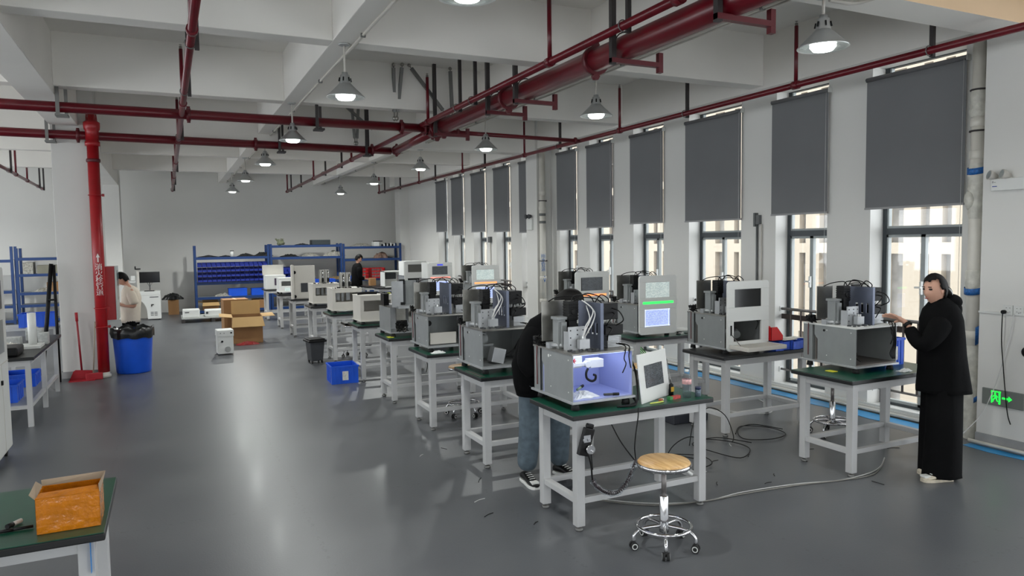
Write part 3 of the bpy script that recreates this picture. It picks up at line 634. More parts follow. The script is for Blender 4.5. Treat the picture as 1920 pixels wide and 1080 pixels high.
# ------------------------------------------------------------ machines
def wires(bm, segs, r=0.004, n=5, mi=0):
    for s in segs: tube(bm, spline(s, 5), r, n, mi)
def rr3(a, b): return random.uniform(a, b)
def feet(t, w=0.49, d=0.56):
    for xx in (0.04, w-0.04):
        for yy in (0.03, d-0.04):
            bm = bmesh.new(); lathe(bm, [(0, 0), (0.03, 0), (0.026, 0.03), (0.016, 0.046), (0, 0.046)], (xx, yy, 0), 12); link('rubber_foot', bm, RUBB, t)
def housing(t, skin=ALUD, topm=BRUSH, inner=ALUD, closed_back=True, W=0.49, D=0.56, lit=False):
    bxo('base_plate', ALU, t, (-0.012, W+0.012, -0.02, D+0.03, 0.046, 0.062), bevel=0.002)
    bm = bmesh.new(); prism(bm, [(0.0, 0.062), (0.40, 0.062), (0.40, 0.25), (0.435, 0.29), (0.435, 0.375), (0.0, 0.375)], 0.0, 0.007, axis='x')
    for yy, zz in ((0.05, 0.34), (0.05, 0.12), (0.30, 0.34), (0.3, 0.12)): tube(bm, [(-0.002, yy, zz), (0.002, yy, zz)], 0.005, 8, 1)
    tube(bm, [(-0.0025, 0.33, 0.335), (0.002, 0.33, 0.335)], 0.011, 12, 2)
    link('side_panel', bm, [skin, PANW, BLKP if not lit else PANW], t)
    bxo('side_panel', skin, t, (W-0.007, W, 0, 0.435, 0.062, 0.375))
    bxo('rear_bracket', skin, t, (0.0, 0.007, 0.455, D, 0.062, 0.375), (0.0, 0.06, D-0.006, D, 0.062, 0.375), (0.0, 0.05, 0.455, 0.46, 0.062, 0.375))
    bxo('top_plate', topm, t, (-0.004, W+0.004, -0.006, D+0.004, 0.375, 0.389), bevel=0.001)
    bxo('inner_back', inner, t, (0.008, W-0.008, 0.425, 0.431, 0.062, 0.375))
    bxo('inner_floor', inner, t, (0.008, W-0.008, 0.0, 0.425, 0.0625, 0.070))
    # vertical red-brown harness in the rear bracket
    bm = bmesh.new(); wires(bm, [[(-0.004, 0.50, 0.385), (-0.008, 0.50, 0.3), (-0.006, 0.50, 0.2), (-0.006, 0.5, 0.1)]], 0.004, 5); link('wire_harness', bm, mat('dark_red_wire', (96, 30, 34), 0.5), t)
def upper_works(t, big=True, tubes=True, z=0.389):
    """spindle column, plates, heat sink and cabling on top of the housing"""
    bxo('back_plate', BRUSH, t, (-0.015, 0.175, 0.40, 0.406, z+0.04 if big else z, z+0.33), bevel=0.002)
    bxo('linear_stage', ALUD, t, (0.035, 0.095, 0.25, 0.33, z, z+0.205), (0.025, 0.105, 0.24, 0.34, z+0.205, z+0.225), (0.055, 0.095, 0.23, 0.25, z+0.02, z+0.19), bevel=0.002)
    bm = bmesh.new(); box(bm, 0.105, 0.18, 0.22, 0.30, z+0.20, z+0.335); box(bm, 0.11, 0.175, 0.225, 0.295, z+0.09, z+0.20)
    for k in range(6): box(bm, 0.102, 0.183, 0.216, 0.304, z+0.21+k*0.02, z+0.216+k*0.02)
    tube(bm, [(0.142, 0.212, z+0.26), (0.142, 0.222, z+0.26)], 0.02, 12); box(bm, 0.11, 0.16, 0.16, 0.2, z+0.07, z+0.15); link('servo_motor', bm, BLKP, t, bevel=0.002)
    bm = bmesh.new(); box(bm, 0.05, 0.18, 0.13, 0.142, z, z+0.165); box(bm, 0.05, 0.065, 0.142, 0.2, z, z+0.13)
    for xx, zz in ((0.065, 0.14), (0.12, 0.14), (0.165, 0.14), (0.065, 0.09), (0.165, 0.1), (0.12, 0.11), (0.065, 0.04), (0.165, 0.05)): tube(bm, [(xx, 0.127, z+zz), (xx, 0.131, z+zz)], 0.0045, 8, 1)
    link('bracket_plate', bm, [ALU, BLKP], t)
    bm = bmesh.new(); tube(bm, [(0.15, 0.10, z+0.10), (0.15, 0.10, z+0.03)], 0.018, 12); box(bm, 0.11, 0.19, 0.08, 0.12, z+0.015, z+0.08); tube(bm, [(0.15, 0.095, z+0.03), (0.15, 0.095, z)], 0.014, 10); link('spindle', bm, ALU, t)
    # slotted slate plate in a front to back plane
    bm = bmesh.new(); y0, y1, z0, z1 = 0.06, 0.36, z, z+0.325; sl = [(0.10, 0.125), (0.155, 0.18), (0.21, 0.235)]
    box(bm, 0.265, 0.271, y0, y1, z0, z0+0.10); box(bm, 0.265, 0.271, y0, y1, z0+0.185, z1); box(bm, 0.271, 0.29, y0, y0+0.004, z0, z1); last = y0
    for a, b in sl: box(bm, 0.265, 0.271, last, y0+a-0.06+0.0, z0+0.10, z0+0.185); last = y0+b-0.06
    box(bm, 0.265, 0.271, last, y1, z0+0.10, z0+0.185)
    link('slotted_plate', bm, SLATE, t)
    bm = bmesh.new(); box(bm, 0.30, 0.45, 0.12, 0.36, z+0.20, z+0.315); box(bm, 0.33, 0.48, 0.1, 0.30, z+0.095, z+0.165); link('electronics_box', bm, BLKP, t, bevel=0.004)
    bm = bmesh.new()
    for k in range(7): box(bm, 0.36, 0.475, 0.12, 0.26, z+0.005+k*0.012, z+0.011+k*0.012)
    box(bm, 0.37, 0.465, 0.13, 0.25, z, z+0.085); link('heat_sink', bm, ALU, t)
    bm = bmesh.new(); random.seed(3)
    for k in range(9): x = 0.36+k*0.013; tube(bm, [(x, 0.2+rr3(-.03, .03), z+0.155), (x+rr3(-.01, .01), 0.19, z+0.185), (x, 0.2, z+0.205)], 0.004, 5)
    link('connectors', bm, PANW, t)
    bm = bmesh.new(); random.seed(4)
    for k in range(10):
        box(bm, *(lambda x, y, zz, s: (x, x+s, y, y+s*1.2, zz, zz+s*0.7))(rr3(-0.04, 0.04), rr3(0.44, 0.51), z+rr3(0, 0.05), rr3(0.015, 0.035)))
    wires(bm, [[(rr3(-.05, .05), rr3(.44, .52), z+rr3(.0, .08)) for _ in range(4)] for _ in range(8)], 0.003)
    link('cable_connectors', bm, BLKP, t)
    bm = bmesh.new(); random.seed(14)
    for k in range(14): sx, sy = rr3(0.01, 0.24), rr3(0.03, 0.12); q = rr3(.006, .014); box(bm, sx, sx+q*1.6, sy, sy+q, z, z+q)
    link('small_fittings', bm, GREYP, t)
    bm = bmesh.new(); tube(bm, [(0.0, 0.33, z+0.022), (0.09, 0.22, z+0.022)], 0.017, 10); tube(bm, [(0.09, 0.22, z+0.022), (0.17, 0.13, z+0.022)], 0.010, 10); box(bm, -0.01, 0.05, 0.30, 0.35, z, z+0.042)
    link('pneumatic_cylinder', bm, ALU, t)
    bm = bmesh.new(); wires(bm, [[(0.15, 0.26, z+0.33), (0.17, 0.25, z+0.37), (0.26, 0.2, z+0.37), (0.31, 0.2, z+0.30)], [(0.15, 0.24, z+0.33), (0.2, 0.2, z+0.36), (0.30, 0.16, z+0.345), (0.33, 0.12, z+0.29), (0.27, 0.1, z+0.28)],
        [(0.2, 0.26, z+0.33), (0.27, 0.27, z+0.38), (0.36, 0.24, z+0.36), (0.4, 0.22, z+0.32)], [(0.33, 0.24, z+0.31), (0.37, 0.22, z+0.37), (0.42, 0.2, z+0.34), (0.42, 0.2, z+0.31)], [(0.34, 0.1, z+0.16), (0.33, 0.05, z+0.2), (0.38, 0.06, z+0.24), (0.4, 0.12, z+0.25)], [(0.42, 0.1, z+0.16), (0.44, 0.04, z+0.2), (0.42, 0.06, z+0.26), (0.4, 0.12, z+0.28)], [(0.34, 0.09, z+0.06), (0.32, 0.05, z+0.1), (0.35, 0.05, z+0.14), (0.36, 0.1, z+0.15)],
        [(0.02, 0.36, z+0.33), (0.05, 0.3, z+0.36), (0.15, 0.26, z+0.37), (0.19, 0.26, z+0.33)]], 0.0045, 6); link('black_cable', bm, WIRE, t)
    if tubes:
        bm = bmesh.new(); wires(bm, [[(0.15, 0.1, z+0.09), (0.16, 0.08, z+0.15), (0.2, 0.09, z+0.21), (0.24, 0.12, z+0.28), (0.2, 0.2, z+0.34)], [(0.16, 0.1, z+0.09), (0.18, 0.08, z+0.14), (0.22, 0.09, z+0.19), (0.255, 0.12, z+0.26), (0.22, 0.2, z+0.33)],
            [(0.14, 0.1, z+0.09), (0.15, 0.09, z+0.12), (0.17, 0.1, z+0.17), (0.22, 0.13, z+0.22), (0.235, 0.2, z+0.3)]], 0.0045, 6); link('air_tube', bm, WCAB, t)
    bm = bmesh.new(); wires(bm, [[(0.44, 0.1, z+0.03), (0.46, 0.0, z+0.02), (0.45, -0.012, z-0.05), (0.46, -0.02, z-0.13)], [(0.42, 0.1, z+0.03), (0.43, 0.0, z+0.02), (0.41, -0.012, z-0.06), (0.42, -0.02, z-0.1), (0.39, -0.02, z-0.16)]], 0.0045, 6); link('front_cable', bm, WIRE, t)
def front_panel(t, upper, strip, lower, door_open=False, W=0.54):
    th0, th1 = -0.045, -0.022
    z0, z1 = 0.03, 0.725
    # ring of boxes around the two windows with rounded outline
    uw = (0.09, 0.435, 0.465, 0.645); lw = (0.08, 0.44, 0.125, 0.325)
    bm = bmesh.new()
    prism(bm, [(0.0, uw[3]), (W, uw[3])]+[(x, z) for x, z in rrect(-0.0, W, 0.4, z1, 0.035) if z > uw[3]+0.01], th0, th1)
    prism(bm, [(x, z) for x, z in rrect(0, W, z0, 0.2, 0.035) if z < lw[2]-0.01]+[(W, lw[2]), (0, lw[2])], th0, th1)
    box(bm, 0, uw[0], th0, th1, uw[2], uw[3]); box(bm, uw[1], W, th0, th1, uw[2], uw[3])
    box(bm, 0, W, th0, th1, lw[3], uw[2]); box(bm, 0, lw[0], th0, th1, lw[2], lw[3]); box(bm, lw[1], W, th0, th1, lw[2], lw[3])
    link('front_panel', bm, PANW, t, bevel=0.003)
    bxo('screen', upper, t, (uw[0], uw[1], th0+0.006, th0+0.010, uw[2], uw[3]))
    if strip: bxo('light_strip', strip, t, (0.05, W-0.05, th0-0.003, th0, 0.392, 0.418))
    if lower: bxo('viewing_window', lower, t, (lw[0], lw[1], th0+0.006, th0+0.010, lw[2], lw[3]))
    if lower in (SCRC, GLOWB):
        bm = bmesh.new()
        for b in ((lw[0], lw[1], th0-0.002, th0+0.005, lw[2], lw[2]+0.008), (lw[0], lw[1], th0-0.002, th0+0.005, lw[3]-0.008, lw[3]), (lw[0], lw[0]+0.008, th0-0.002, th0+0.005, lw[2], lw[3]), (lw[1]-0.02, lw[1]-0.012, th0-0.002, th0+0.005, lw[2], lw[3])): box(bm, *b)
        link('window_trim', bm, mat('glow_trim', (205, 215, 250), 0.4, emit=0.8, ecol=(205, 215, 250)), t)
    if door_open:
        bm = bmesh.new(); d = (0.02, W-0.02); box(bm, d[0], d[1], -0.30, -0.05, 0.085, 0.093); box(bm, d[0], d[1], -0.305, -0.295, 0.06, 0.1); box(bm, d[0], d[0]+0.01, -0.3, -0.05, 0.06, 0.1); box(bm, d[1]-0.01, d[1], -0.3, -0.05, 0.06, 0.1)
        link('folded_door', bm, OFFW, t, bevel=0.004)
        tubo('door_stay', STEEL, t, [(0.045, -0.05, 0.2), (0.06, -0.16, 0.10)], 0.004, 6); bxo('door_latch', BLKP, t, (0.035, 0.05, -0.051, -0.045, 0.19, 0.29))
MG = 'benchtop machines with exposed works'
CH = {}
def machine(x, y, label, kind, z=0.80, grp=MG, rz=0.0, **k):
    t = thing('benchtop_machine', label, 'machine', (x, y, z), rz, grp)
    feet(t); housing(t, **k); return t
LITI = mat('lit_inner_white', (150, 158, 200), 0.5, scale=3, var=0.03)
# T1: lit
t = machine(2.42, 4.155, 'nearest open machine, its chamber glowing blue white with a black curled hose', 'lit', inner=LITI, lit=True)
upper_works(t)
bxo('led_strip', GLOWB, t, (0.02, 0.47, 0.03, 0.045, 0.366, 0.374)); bxo('led_strip', GLOWB, t, (0.02, 0.47, 0.39, 0.40, 0.366, 0.374))
bxo('inner_lining', LITI, t, (0.0075, 0.0095, 0.0, 0.425, 0.07, 0.375)); bxo('inner_lining', LITI, t, (0.481, 0.4825, 0.0, 0.425, 0.07, 0.375))
l = bpy.data.lights.new('chamber_light', 'AREA'); l.shape = 'RECTANGLE'; l.size = 0.42; l.size_y = 0.3; l.energy = 1.0; l.color = (0.66, 0.74, 1.0)
lo = bpy.data.objects.new('chamber_light', l); C.objects.link(lo); lo.parent = t; lo.location = (0.245, 0.18, 0.362)
bm = bmesh.new()
box(bm, 0.02, 0.2, 0.2, 0.3, 0.25, 0.33); tube(bm, [(0.09, 0.17, 0.275), (0.09, 0.22, 0.275)], 0.028, 14); box(bm, 0.1, 0.24, 0.18, 0.2, 0.262, 0.288); tube(bm, [(0.23, 0.165, 0.275), (0.23, 0.21, 0.275)], 0.025, 14); box(bm, 0.25, 0.36, 0.17, 0.25, 0.245, 0.305); box(bm, 0.02, 0.08, 0.3, 0.42, 0.2, 0.33)
link('robot_arm', bm, PANW, t, bevel=0.004)
bm = bmesh.new(); tube(bm, spline([(0.215, 0.15, 0.25), (0.195, 0.14, 0.22), (0.195, 0.13, 0.185), (0.225, 0.12, 0.165), (0.255, 0.12, 0.172), (0.26, 0.12, 0.2), (0.242, 0.12, 0.208)], 6), 0.0085, 8); link('curled_hose', bm, BLKP, t)
bm = bmesh.new()
for k in range(7):
    a = k*0.9; tube(bm, [(0.10, 0.16, 0.31), (0.10+0.022*math.cos(a), 0.155, 0.31+0.02*math.sin(a))], 0.004, 6)
link('red_connector', bm, RED, t)
def crumple(name, cx, cy, cz, w, d, h, m, lab=None, cat='cloth', seed=1, sub=14, parent=None, grp=None, kind=None):
    random.seed(seed); bm = bmesh.new(); n = sub; g = []
    for i in range(n+1):
        row = []
        for j in range(n+1):
            u, v = i/n*2-1, j/n*2-1; e = max(0, 1-(u*u+v*v)**1.0*0.8)
            edge = 1+0.16*math.sin(7*math.atan2(v, u)+seed)
            row.append(bm.verts.new((cx+u*w/2*edge, cy+v*d/2*edge, cz+max(0.002, h*e*(0.45+0.55*random.random())))))
        g.append(row)
    for i in range(n):
        for j in range(n): bm.faces.new((g[i][j], g[i+1][j], g[i+1][j+1], g[i][j+1]))
    b = [v for v in bm.verts]; ext = bmesh.ops.extrude_face_region(bm, geom=list(bm.faces))
    for v in ext['geom']:
        if isinstance(v, bmesh.types.BMVert): v.co.z = cz
    o = link(name, bm, m, parent)
    if lab: tag(o, lab, cat, grp, kind)
    return o
crumple('white_cloth', 2.55, 4.25, 0.871, 0.2, 0.15, 0.045, CLOTHW, 'crumpled white cloth inside the lit machine chamber', 'cloth', 5)
def pen(p, q, r, m, lab, capm=None):
    t = thing('marker_pen', lab, 'pen', p); d = Vector(q)-Vector(p); tubo('barrel', m, t, [(0, 0, 0), d*0.62], r, 10); tubo('cap', capm or BLKP, t, [d*0.6, d], r*1.15, 10); return t
pen((2.49, 4.21, 0.93), (2.56, 4.25, 0.945), 0.009, mat('grey_green_pen', (120, 140, 110), 0.4), 'grey green marker pen on the cloth in the lit chamber')
pen((2.68, 4.17, 0.885), (2.79, 4.15, 0.882), 0.009, GREYP, 'dark grey marker pen lying near the lit chamber front')
# T2
t = machine(2.42, 5.69, 'second open machine of the left row with a square grey nozzle box inside', 'open'); upper_works(t)
bm = bmesh.new(); tube(bm, [(0.09, 0.15, 0.29), (0.09, 0.2, 0.29)], 0.035, 16); box(bm, 0.05, 0.13, 0.2, 0.3, 0.22, 0.34); box(bm, 0.06, 0.18, 0.17, 0.2, 0.22, 0.24); link('robot_arm', bm, ALUD, t)
bm = bmesh.new(); v = box(bm, 0.12, 0.24, 0.05, 0.15, 0.08, 0.21); bmesh.ops.rotate(bm, verts=v, cent=(0.18, 0.1, 0.14), matrix=Matrix.Rotation(0.25, 3, 'Y')); link('nozzle_box', bm, ALU, t, bevel=0.004)
bm = bmesh.new(); wires(bm, [[(0.22, 0.1, 0.13), (0.3, 0.12, 0.14), (0.38, 0.15, 0.18), (0.46, 0.2, 0.26)]], 0.008, 8); link('hose', bm, BLKP, t)
# T3
t = machine(2.42, 7.13, 'third open machine of the left row, small fan on its inner wall and cream tray', 'open'); upper_works(t, tubes=False)
bm = bmesh.new(); tube(bm, [(0.06, 0.14, 0.29), (0.06, 0.18, 0.29)], 0.03, 16); link('fan', bm, BLKP, t)
bxo('cream_tray', OFFW, t, (0.03, 0.32, 0.02, 0.04, 0.08, 0.2))
# T4 stripped machine with slotted cable chains
t = thing('benchtop_machine', 'stripped machine of the left row with two toothed cable chains on top', 'machine', (2.42, 8.54, 0.80), 0, MG); feet(t)
bxo('base_plate', ALU, t, (-0.012, 0.5, -0.02, 0.56, 0.046, 0.062)); bxo('side_panel', ALUD, t, (0, 0.007, 0, 0.5, 0.062, 0.36)); bxo('top_plate', ALU, t, (0.1, 0.52, -0.02, 0.5, 0.345, 0.375)); bxo('front_plate', BRUSH, t, (0.08, 0.2, 0.02, 0.03, 0.062, 0.345), (0.25, 0.45, 0.06, 0.07, 0.16, 0.345)); bxo('inner_plate', ALU, t, (0.02, 0.48, 0.3, 0.31, 0.062, 0.345))
bxo('tall_plate', ALU, t, (0.04, 0.185, 0.05, 0.06, 0.36, 0.68)); bxo('tall_plate', ALUD, t, (0.25, 0.40, 0.2, 0.21, 0.375, 0.68)); bxo('fin_block', BLKP, t, *[(-0.02+k*0.014, -0.012+k*0.014, 0.2, 0.35, 0.375, 0.52) for k in range(5)])
bm = bmesh.new()
for xx in (0.20, 0.38):
    for k in range(20): box(bm, xx, xx+0.035, 0.1, 0.13, 0.39+k*0.0145, 0.399+k*0.0145)
    box(bm, xx+0.008, xx+0.027, 0.108, 0.135, 0.385, 0.69)
link('cable_chain', bm, GREYP, t)
bxo('black_sensor', BLKP, t, (0.15, 0.21, 0.06, 0.1, 0.64, 0.70), (0.15, 0.2, 0.03, 0.05, 0.385, 0.42))
bm = bmesh.new(); tube(bm, [(0.31, -0.03, 0.27), (0.31, 0.06, 0.27)], 0.04, 14); box(bm, 0.08, 0.2, -0.04, 0.0, 0.13, 0.2); link('black_motor', bm, BLKP, t)
random.seed(8); bm = bmesh.new(); wires(bm, [[(0.1+rr3(-.05, .1), -0.05+rr3(-.03, .03), 0.16+rr3(-.1, .04)) for _ in range(5)] for _ in range(9)], 0.005, 5); link('black_cable', bm, WIRE, t)
tubo('motor_cable', WIRE, t, spline([(0.31, -0.02, 0.25), (0.36, -0.06, 0.18), (0.42, -0.06, 0.1)], 5), 0.005, 6)
tag(tubo('hanging_cord', WIRE, None, spline([(2.80, 8.5, 0.83), (2.78, 8.38, 0.80), (2.76, 8.36, 0.7), (2.84, 8.36, 0.6), (2.86, 8.36, 0.7), (2.8, 8.36, 0.62), (2.82, 8.36, 0.45), (2.80, 8.36, 0.36)], 5), 0.005, 6), 'black cord dangling in loops from the stripped machine table', 'cord')
# T5 frame with cable bundle
def openframe(x, y, lab, m=OFFW, H=0.40, cyl=True, pan=False):
    t = thing('skeleton_machine', lab, 'machine', (x, y, 0.80), 0, 'half built machines'); feet(t)
    bxo('base_plate', m, t, (-0.01, 0.5, -0.02, 0.5, 0.046, 0.06))
    bxo('side_panel', m, t, (0, 0.01, 0, 0.46, 0.06, H)); bxo('side_panel', m, t, (0.48, 0.49, 0, 0.46, 0.06, H))
    bxo('front_frame', m, t, (0.01, 0.05, 0, 0.01, 0.06, H), (0.44, 0.48, 0, 0.01, 0.06, H), (0.05, 0.44, 0, 0.01, 0.06, 0.19), (0.05, 0.44, 0, 0.01, H-0.06, H))
    bxo('rear_panel', m, t, (0.01, 0.48, 0.44, 0.45, 0.06, H)); bxo('top_plate', m, t, (-0.005, 0.495, -0.005, 0.465, H, H+0.012))
    if cyl:
        for xx in (0.16, 0.26):
            bxo('steel_column', BRUSH, t, (xx, xx+0.035, 0.12, 0.16, H+0.012, H+0.27)); tubo('ball_screw', CHROME, t, [(xx+0.055, 0.14, H+0.012), (xx+0.055, 0.14, H+0.25)], 0.012, 8)
            bxo('black_slider', BLKP, t, (xx+0.03, xx+0.07, 0.1, 0.18, H+0.04, H+0.11))
        bxo('column_cap', BRUSH, t, (0.15, 0.34, 0.16, 0.17, H+0.012, H+0.27))
        random.seed(int(y*10)); bm = bmesh.new()
        for k in range(10): s = rr3(.012, .03); xx, yy = rr3(0.02, 0.44), rr3(0.03, 0.1); box(bm, xx, xx+s, yy, yy+s, H+0.012, H+0.012+s*0.7)
        link('small_fittings', bm, BLKP, t)
        bxo('inner_bracket', ALU, t, (0.1, 0.16, 0.2, 0.21, 0.2, 0.33), (0.27, 0.33, 0.2, 0.21, 0.2, 0.33), (0.2, 0.24, 0.25, 0.26, 0.18, 0.33))
    return t
openframe(2.42, 10.05, 'pale machine frame with a black sleeved cable lying on top', cyl=False)
t = thing('sleeved_cable', 'black sleeved cable with yellow plug on the pale machine frame', 'cable', (2.42, 10.12, 1.212)); bm = bmesh.new(); tube(bm, spline([(-0.02, 0, 0.03), (0.1, 0, 0.035), (0.26, 0.01, 0.03)], 4), [0.02]*9, 8); link('sleeve', bm, WIRE, t)
bm = bmesh.new(); wires(bm, [[(0.26, 0.01, 0.03), (0.34, 0.02, 0.02), (0.44, 0.0, 0.015)], [(0.26, 0.01, 0.03), (0.34, 0.05, 0.04), (0.42, 0.06, 0.012)]], 0.007, 6); link('wires', bm, WIRE, t)
bm = bmesh.new(); blob(bm, (0.44, 0.02, 0.015), 0.02, (1.4, 1, .7)); link('yellow_plug', bm, YEL, t)
openframe(2.42, 11.95, 'pale machine frame with twin bright steel columns, beside the wheeled bin')
openframe(2.40, 13.62, 'pale machine frame with twin steel columns, one table further back')
t = thing('machine_door', 'upright cream machine door with two round black knobs on a dark table', 'panel', (2.32, 15.66, 0.80)); bxo('door_panel', OFFW, t, (0, 0.5, 0.03, 0.07, 0, 0.70), (0, 0.05, -0.06, 0.03, 0.0, 0.72), bevel=0.006)
for z in (0.05, 0.56):
    bm = bmesh.new(); tube(bm, [(0.07, -0.0, z), (0.07, 0.03, z)], 0.035, 14); link('round_knob', bm, BLKP, t)
bxo('dark_window', GREYP, t, (0.2, 0.34, 0.02, 0.03, 0.14, 0.33))
t = openframe(2.3, 17.35, 'white machine frame with a small pale screen lying in front', PANW, 0.36, False)
bxo('pale_screen', SCRN, t, (0.12, 0.24, -0.012, -0.008, 0.07, 0.15)); 
t = thing('machine_casing', 'white casing with dark window and raised cream lid on the farthest table', 'machine casing', (2.25, 19.5, 0.80)); bxo('casing', PANW, t, (0, 0.5, 0, 0.45, 0, 0.36), bevel=0.006); bxo('dark_window', mat('purple_dark', (72, 60, 78), .4), t, (0.22, 0.38, -0.01, -0.002, 0.1, 0.28)); bxo('lid', OFFW, t, (-0.03, 0.5, 0.35, 0.37, 0.36, 0.62))
# closed / panelled machines of the right row
t = machine(5.15, 4.15, 'dark open machine that the woman in black is working on', 'open', inner=INNR, topm=PANW, rz=-0.02); upper_works(t, tubes=False)
bxo('black_bracket', BLKP, t, (0.40, 0.50, 0.38, 0.40, 0.66, 0.72))
bm = bmesh.new(); tube(bm, [(0.5, 0.3, 0.65), (0.46, 0.25, 0.6)], 0.01, 6); wires(bm, [[(0.09+k*.0, 0.1, 0.2+.01*k), (0.05, 0.03, 0.16), (0.03, 0.02, 0.13), (0.06, 0.0, 0.1)] for k in range(2)]+[[(0.4+k*.02, 0.0, 0.4), (0.43+k*.01, -0.02, 0.25), (0.4+k*.02, -0.01, 0.15), (0.42+.01*k, -0.02, 0.1)] for k in range(4)], 0.004, 5); link('loose_wires', bm, WIRE, t)
bm = bmesh.new(); tube(bm, [(0.03, 0.1, 0.2), (0.06, 0.1, 0.2)], 0.03, 12); link('fan', bm, BLKP, t)
t = machine(4.94, 5.49, 'panelled machine with a blank black screen and its lower door folded open', 'panel', inner=INNR); upper_works(t, tubes=False); front_panel(t, SCRK, None, None, True)
bm = bmesh.new(); box(bm, 0.1, 0.13, 0.1, 0.2, 0.2, 0.23); tube(bm, [(0.25, 0.1, 0.17), (0.3, 0.2, 0.2)], 0.04, 10); link('inner_nozzle', bm, ALUD, t)
for (x, y, lb, up, st, lw) in ((4.94, 6.96, 'panelled machine with a glowing green strip and bright blue viewing window', SCRN, GRN, SCRC), (4.94, 8.42, 'panelled machine with dark screen and orange strip, behind the bending person', SCRD, ORG, SCRK),
        (4.94, 12.08, 'panelled machine with pale screen and orange strip before the middle column', SCRN, ORG, SCRC), (4.94, 14.5, 'panelled machine with salmon strip and a small blue badge on top', SCRD, mat('salmon_strip', (240, 150, 140), .4, emit=1.0, ecol=(255, 140, 120)), SCRC),
        (4.94, 16.2, 'farthest panelled machine with unlit grey screen', mat('grey_screen', (84, 84, 80), .3), None, SCRK)):
    t = machine(x, y, lb, 'panel'); upper_works(t, tubes=False) if y < 13 else bxo('rear_cover', PANW, t, (0.0, 0.49, 0.0, 0.4, 0.389, 0.72)); front_panel(t, up, st, lw)
    if abs(y-14.5) < .1: bxo('blue_badge', mat('blue_badge', (60, 70, 220), .4, emit=.5, ecol=(60, 70, 220)), t, (0.2, 0.33, -0.048, -0.045, 0.66, 0.69))
    if up is SCRD and y < 9: bxo('dark_frame', BLKP, t, (0.09, 0.1, -0.047, -0.045, 0.47, 0.64))
# casing at back between the rows
t = thing('machine_casing', 'open white casing standing on a table in front of the far racks', 'machine casing', (4.55, 16.6, 0.80)); 
t.location = (5.05, 18.3, 0.8); bxo('shell', PANW, t, (0, 0.02, 0, 0.4, 0, 0.42), (0, 0.7, 0, 0.4, 0.4, 0.42), (0.68, 0.7, 0, 0.4, 0, 0.42), (0, 0.7, 0.38, 0.4, 0, 0.4), (0, 0.7, 0, 0.4, 0, 0.02)); bxo('dark_inner_panel', GREYP, t, (0.05, 0.4, 0.3, 0.32, 0.2, 0.36))
o = copy_tree(TB); o.location = (4.85, 18.2, 0); o['label'] = 'dark-topped work table in front of the far racks, carrying the open white casing'

# ------------------------------------------------------------ things on the near tables
t = thing('display_panel', 'loose white panel with a dark screen leaning on the nearest machine', 'panel', (2.955, 4.10, 0.80), math.radians(24))
bm = bmesh.new(); v = box(bm, 0.0, 0.40, 0.0, 0.012, 0.0, 0.345); bmesh.ops.rotate(bm, verts=bm.verts, cent=(0, 0, 0), matrix=Matrix.Rotation(math.radians(-7), 3, 'X')); link('panel_sheet', bm, PANW, t, bevel=0.003)
bm = bmesh.new(); box(bm, 0.07, 0.32, -0.004, -0.0005, 0.10, 0.26); bmesh.ops.rotate(bm, verts=bm.verts, cent=(0, 0, 0), matrix=Matrix.Rotation(math.radians(-7), 3, 'X')); link('screen', bm, SCRD, t)
t = thing('water_bottle', 'clear plastic water bottle with pink label, half full', 'bottle', (3.365, 4.13, 0.80))
bm = bmesh.new(); lathe(bm, [(0, 0), (0.03, 0), (0.033, 0.01), (0.031, 0.03), (0.033, 0.05), (0.031, 0.07), (0.033, 0.1), (0.033, 0.13), (0.025, 0.165), (0.014, 0.185), (0.013, 0.2), (0, 0.2)], n=16); link('bottle_body', bm, CLEAR, t)
bm = bmesh.new(); lathe(bm, [(0, 0.002), (0.0295, 0.002), (0.0295, 0.09), (0, 0.09)], n=16); link('water', bm, glassmat('water', (0.82, 0.86, 0.88)), t)
bm = bmesh.new(); lathe(bm, [(0.0335, 0.1), (0.0342, 0.1), (0.0342, 0.135), (0.0335, 0.135)], n=16); link('bottle_label', bm, mat('pink_label', (220, 170, 170), .5, scale=40, var=.3), t)
bm = bmesh.new(); lathe(bm, [(0, 0.205), (0.015, 0.205), (0.015, 0.188), (0, 0.188)], n=12); link('bottle_cap', bm, PANW, t)
t = thing('glue_jar', 'small dark blue lidded jar at the right end of the nearest table', 'jar', (3.46, 4.12, 0.80)); bm = bmesh.new(); lathe(bm, [(0, 0), (0.021, 0), (0.021, 0.05), (0.018, 0.055), (0, 0.055)]); link('jar_body', bm, mat('jar_label', (96, 108, 120), .4, scale=60, var=.5), t); bm = bmesh.new(); lathe(bm, [(0, 0.072), (0.022, 0.072), (0.022, 0.052), (0, 0.052)]); link('lid', bm, mat('navy_lid', (24, 34, 70), .4), t)
t = thing('spray_bottle', 'small black and yellow bottle with a spout, left of the water bottle', 'bottle', (3.31, 4.24, 0.80)); bm = bmesh.new(); lathe(bm, [(0, 0), (0.017, 0), (0.017, 0.08), (0.008, 0.09), (0, 0.09)]); link('bottle_body', bm, BLKP, t); bxo('yellow_label', mat('yellow_label', (190, 150, 40), .5), t, (-0.013, 0.013, -0.0185, -0.016, 0.03, 0.065)); tubo('spout', BLKP, t, [(0, 0, 0.09), (-0.01, 0, 0.12)], 0.003, 6)
t = thing('small_carton', 'small green and red printed carton before the water bottle', 'box', (3.23, 4.115, 0.80), 0.15); bxo('box_body', mat('red_print', (170, 60, 56), .5, scale=50, var=.4), t, (0.0, 0.08, 0, 0.03, 0, 0.022)); bxo('green_end', mat('green_print', (60, 130, 70), .5), t, (-0.03, 0.0, 0, 0.03, 0, 0.022))
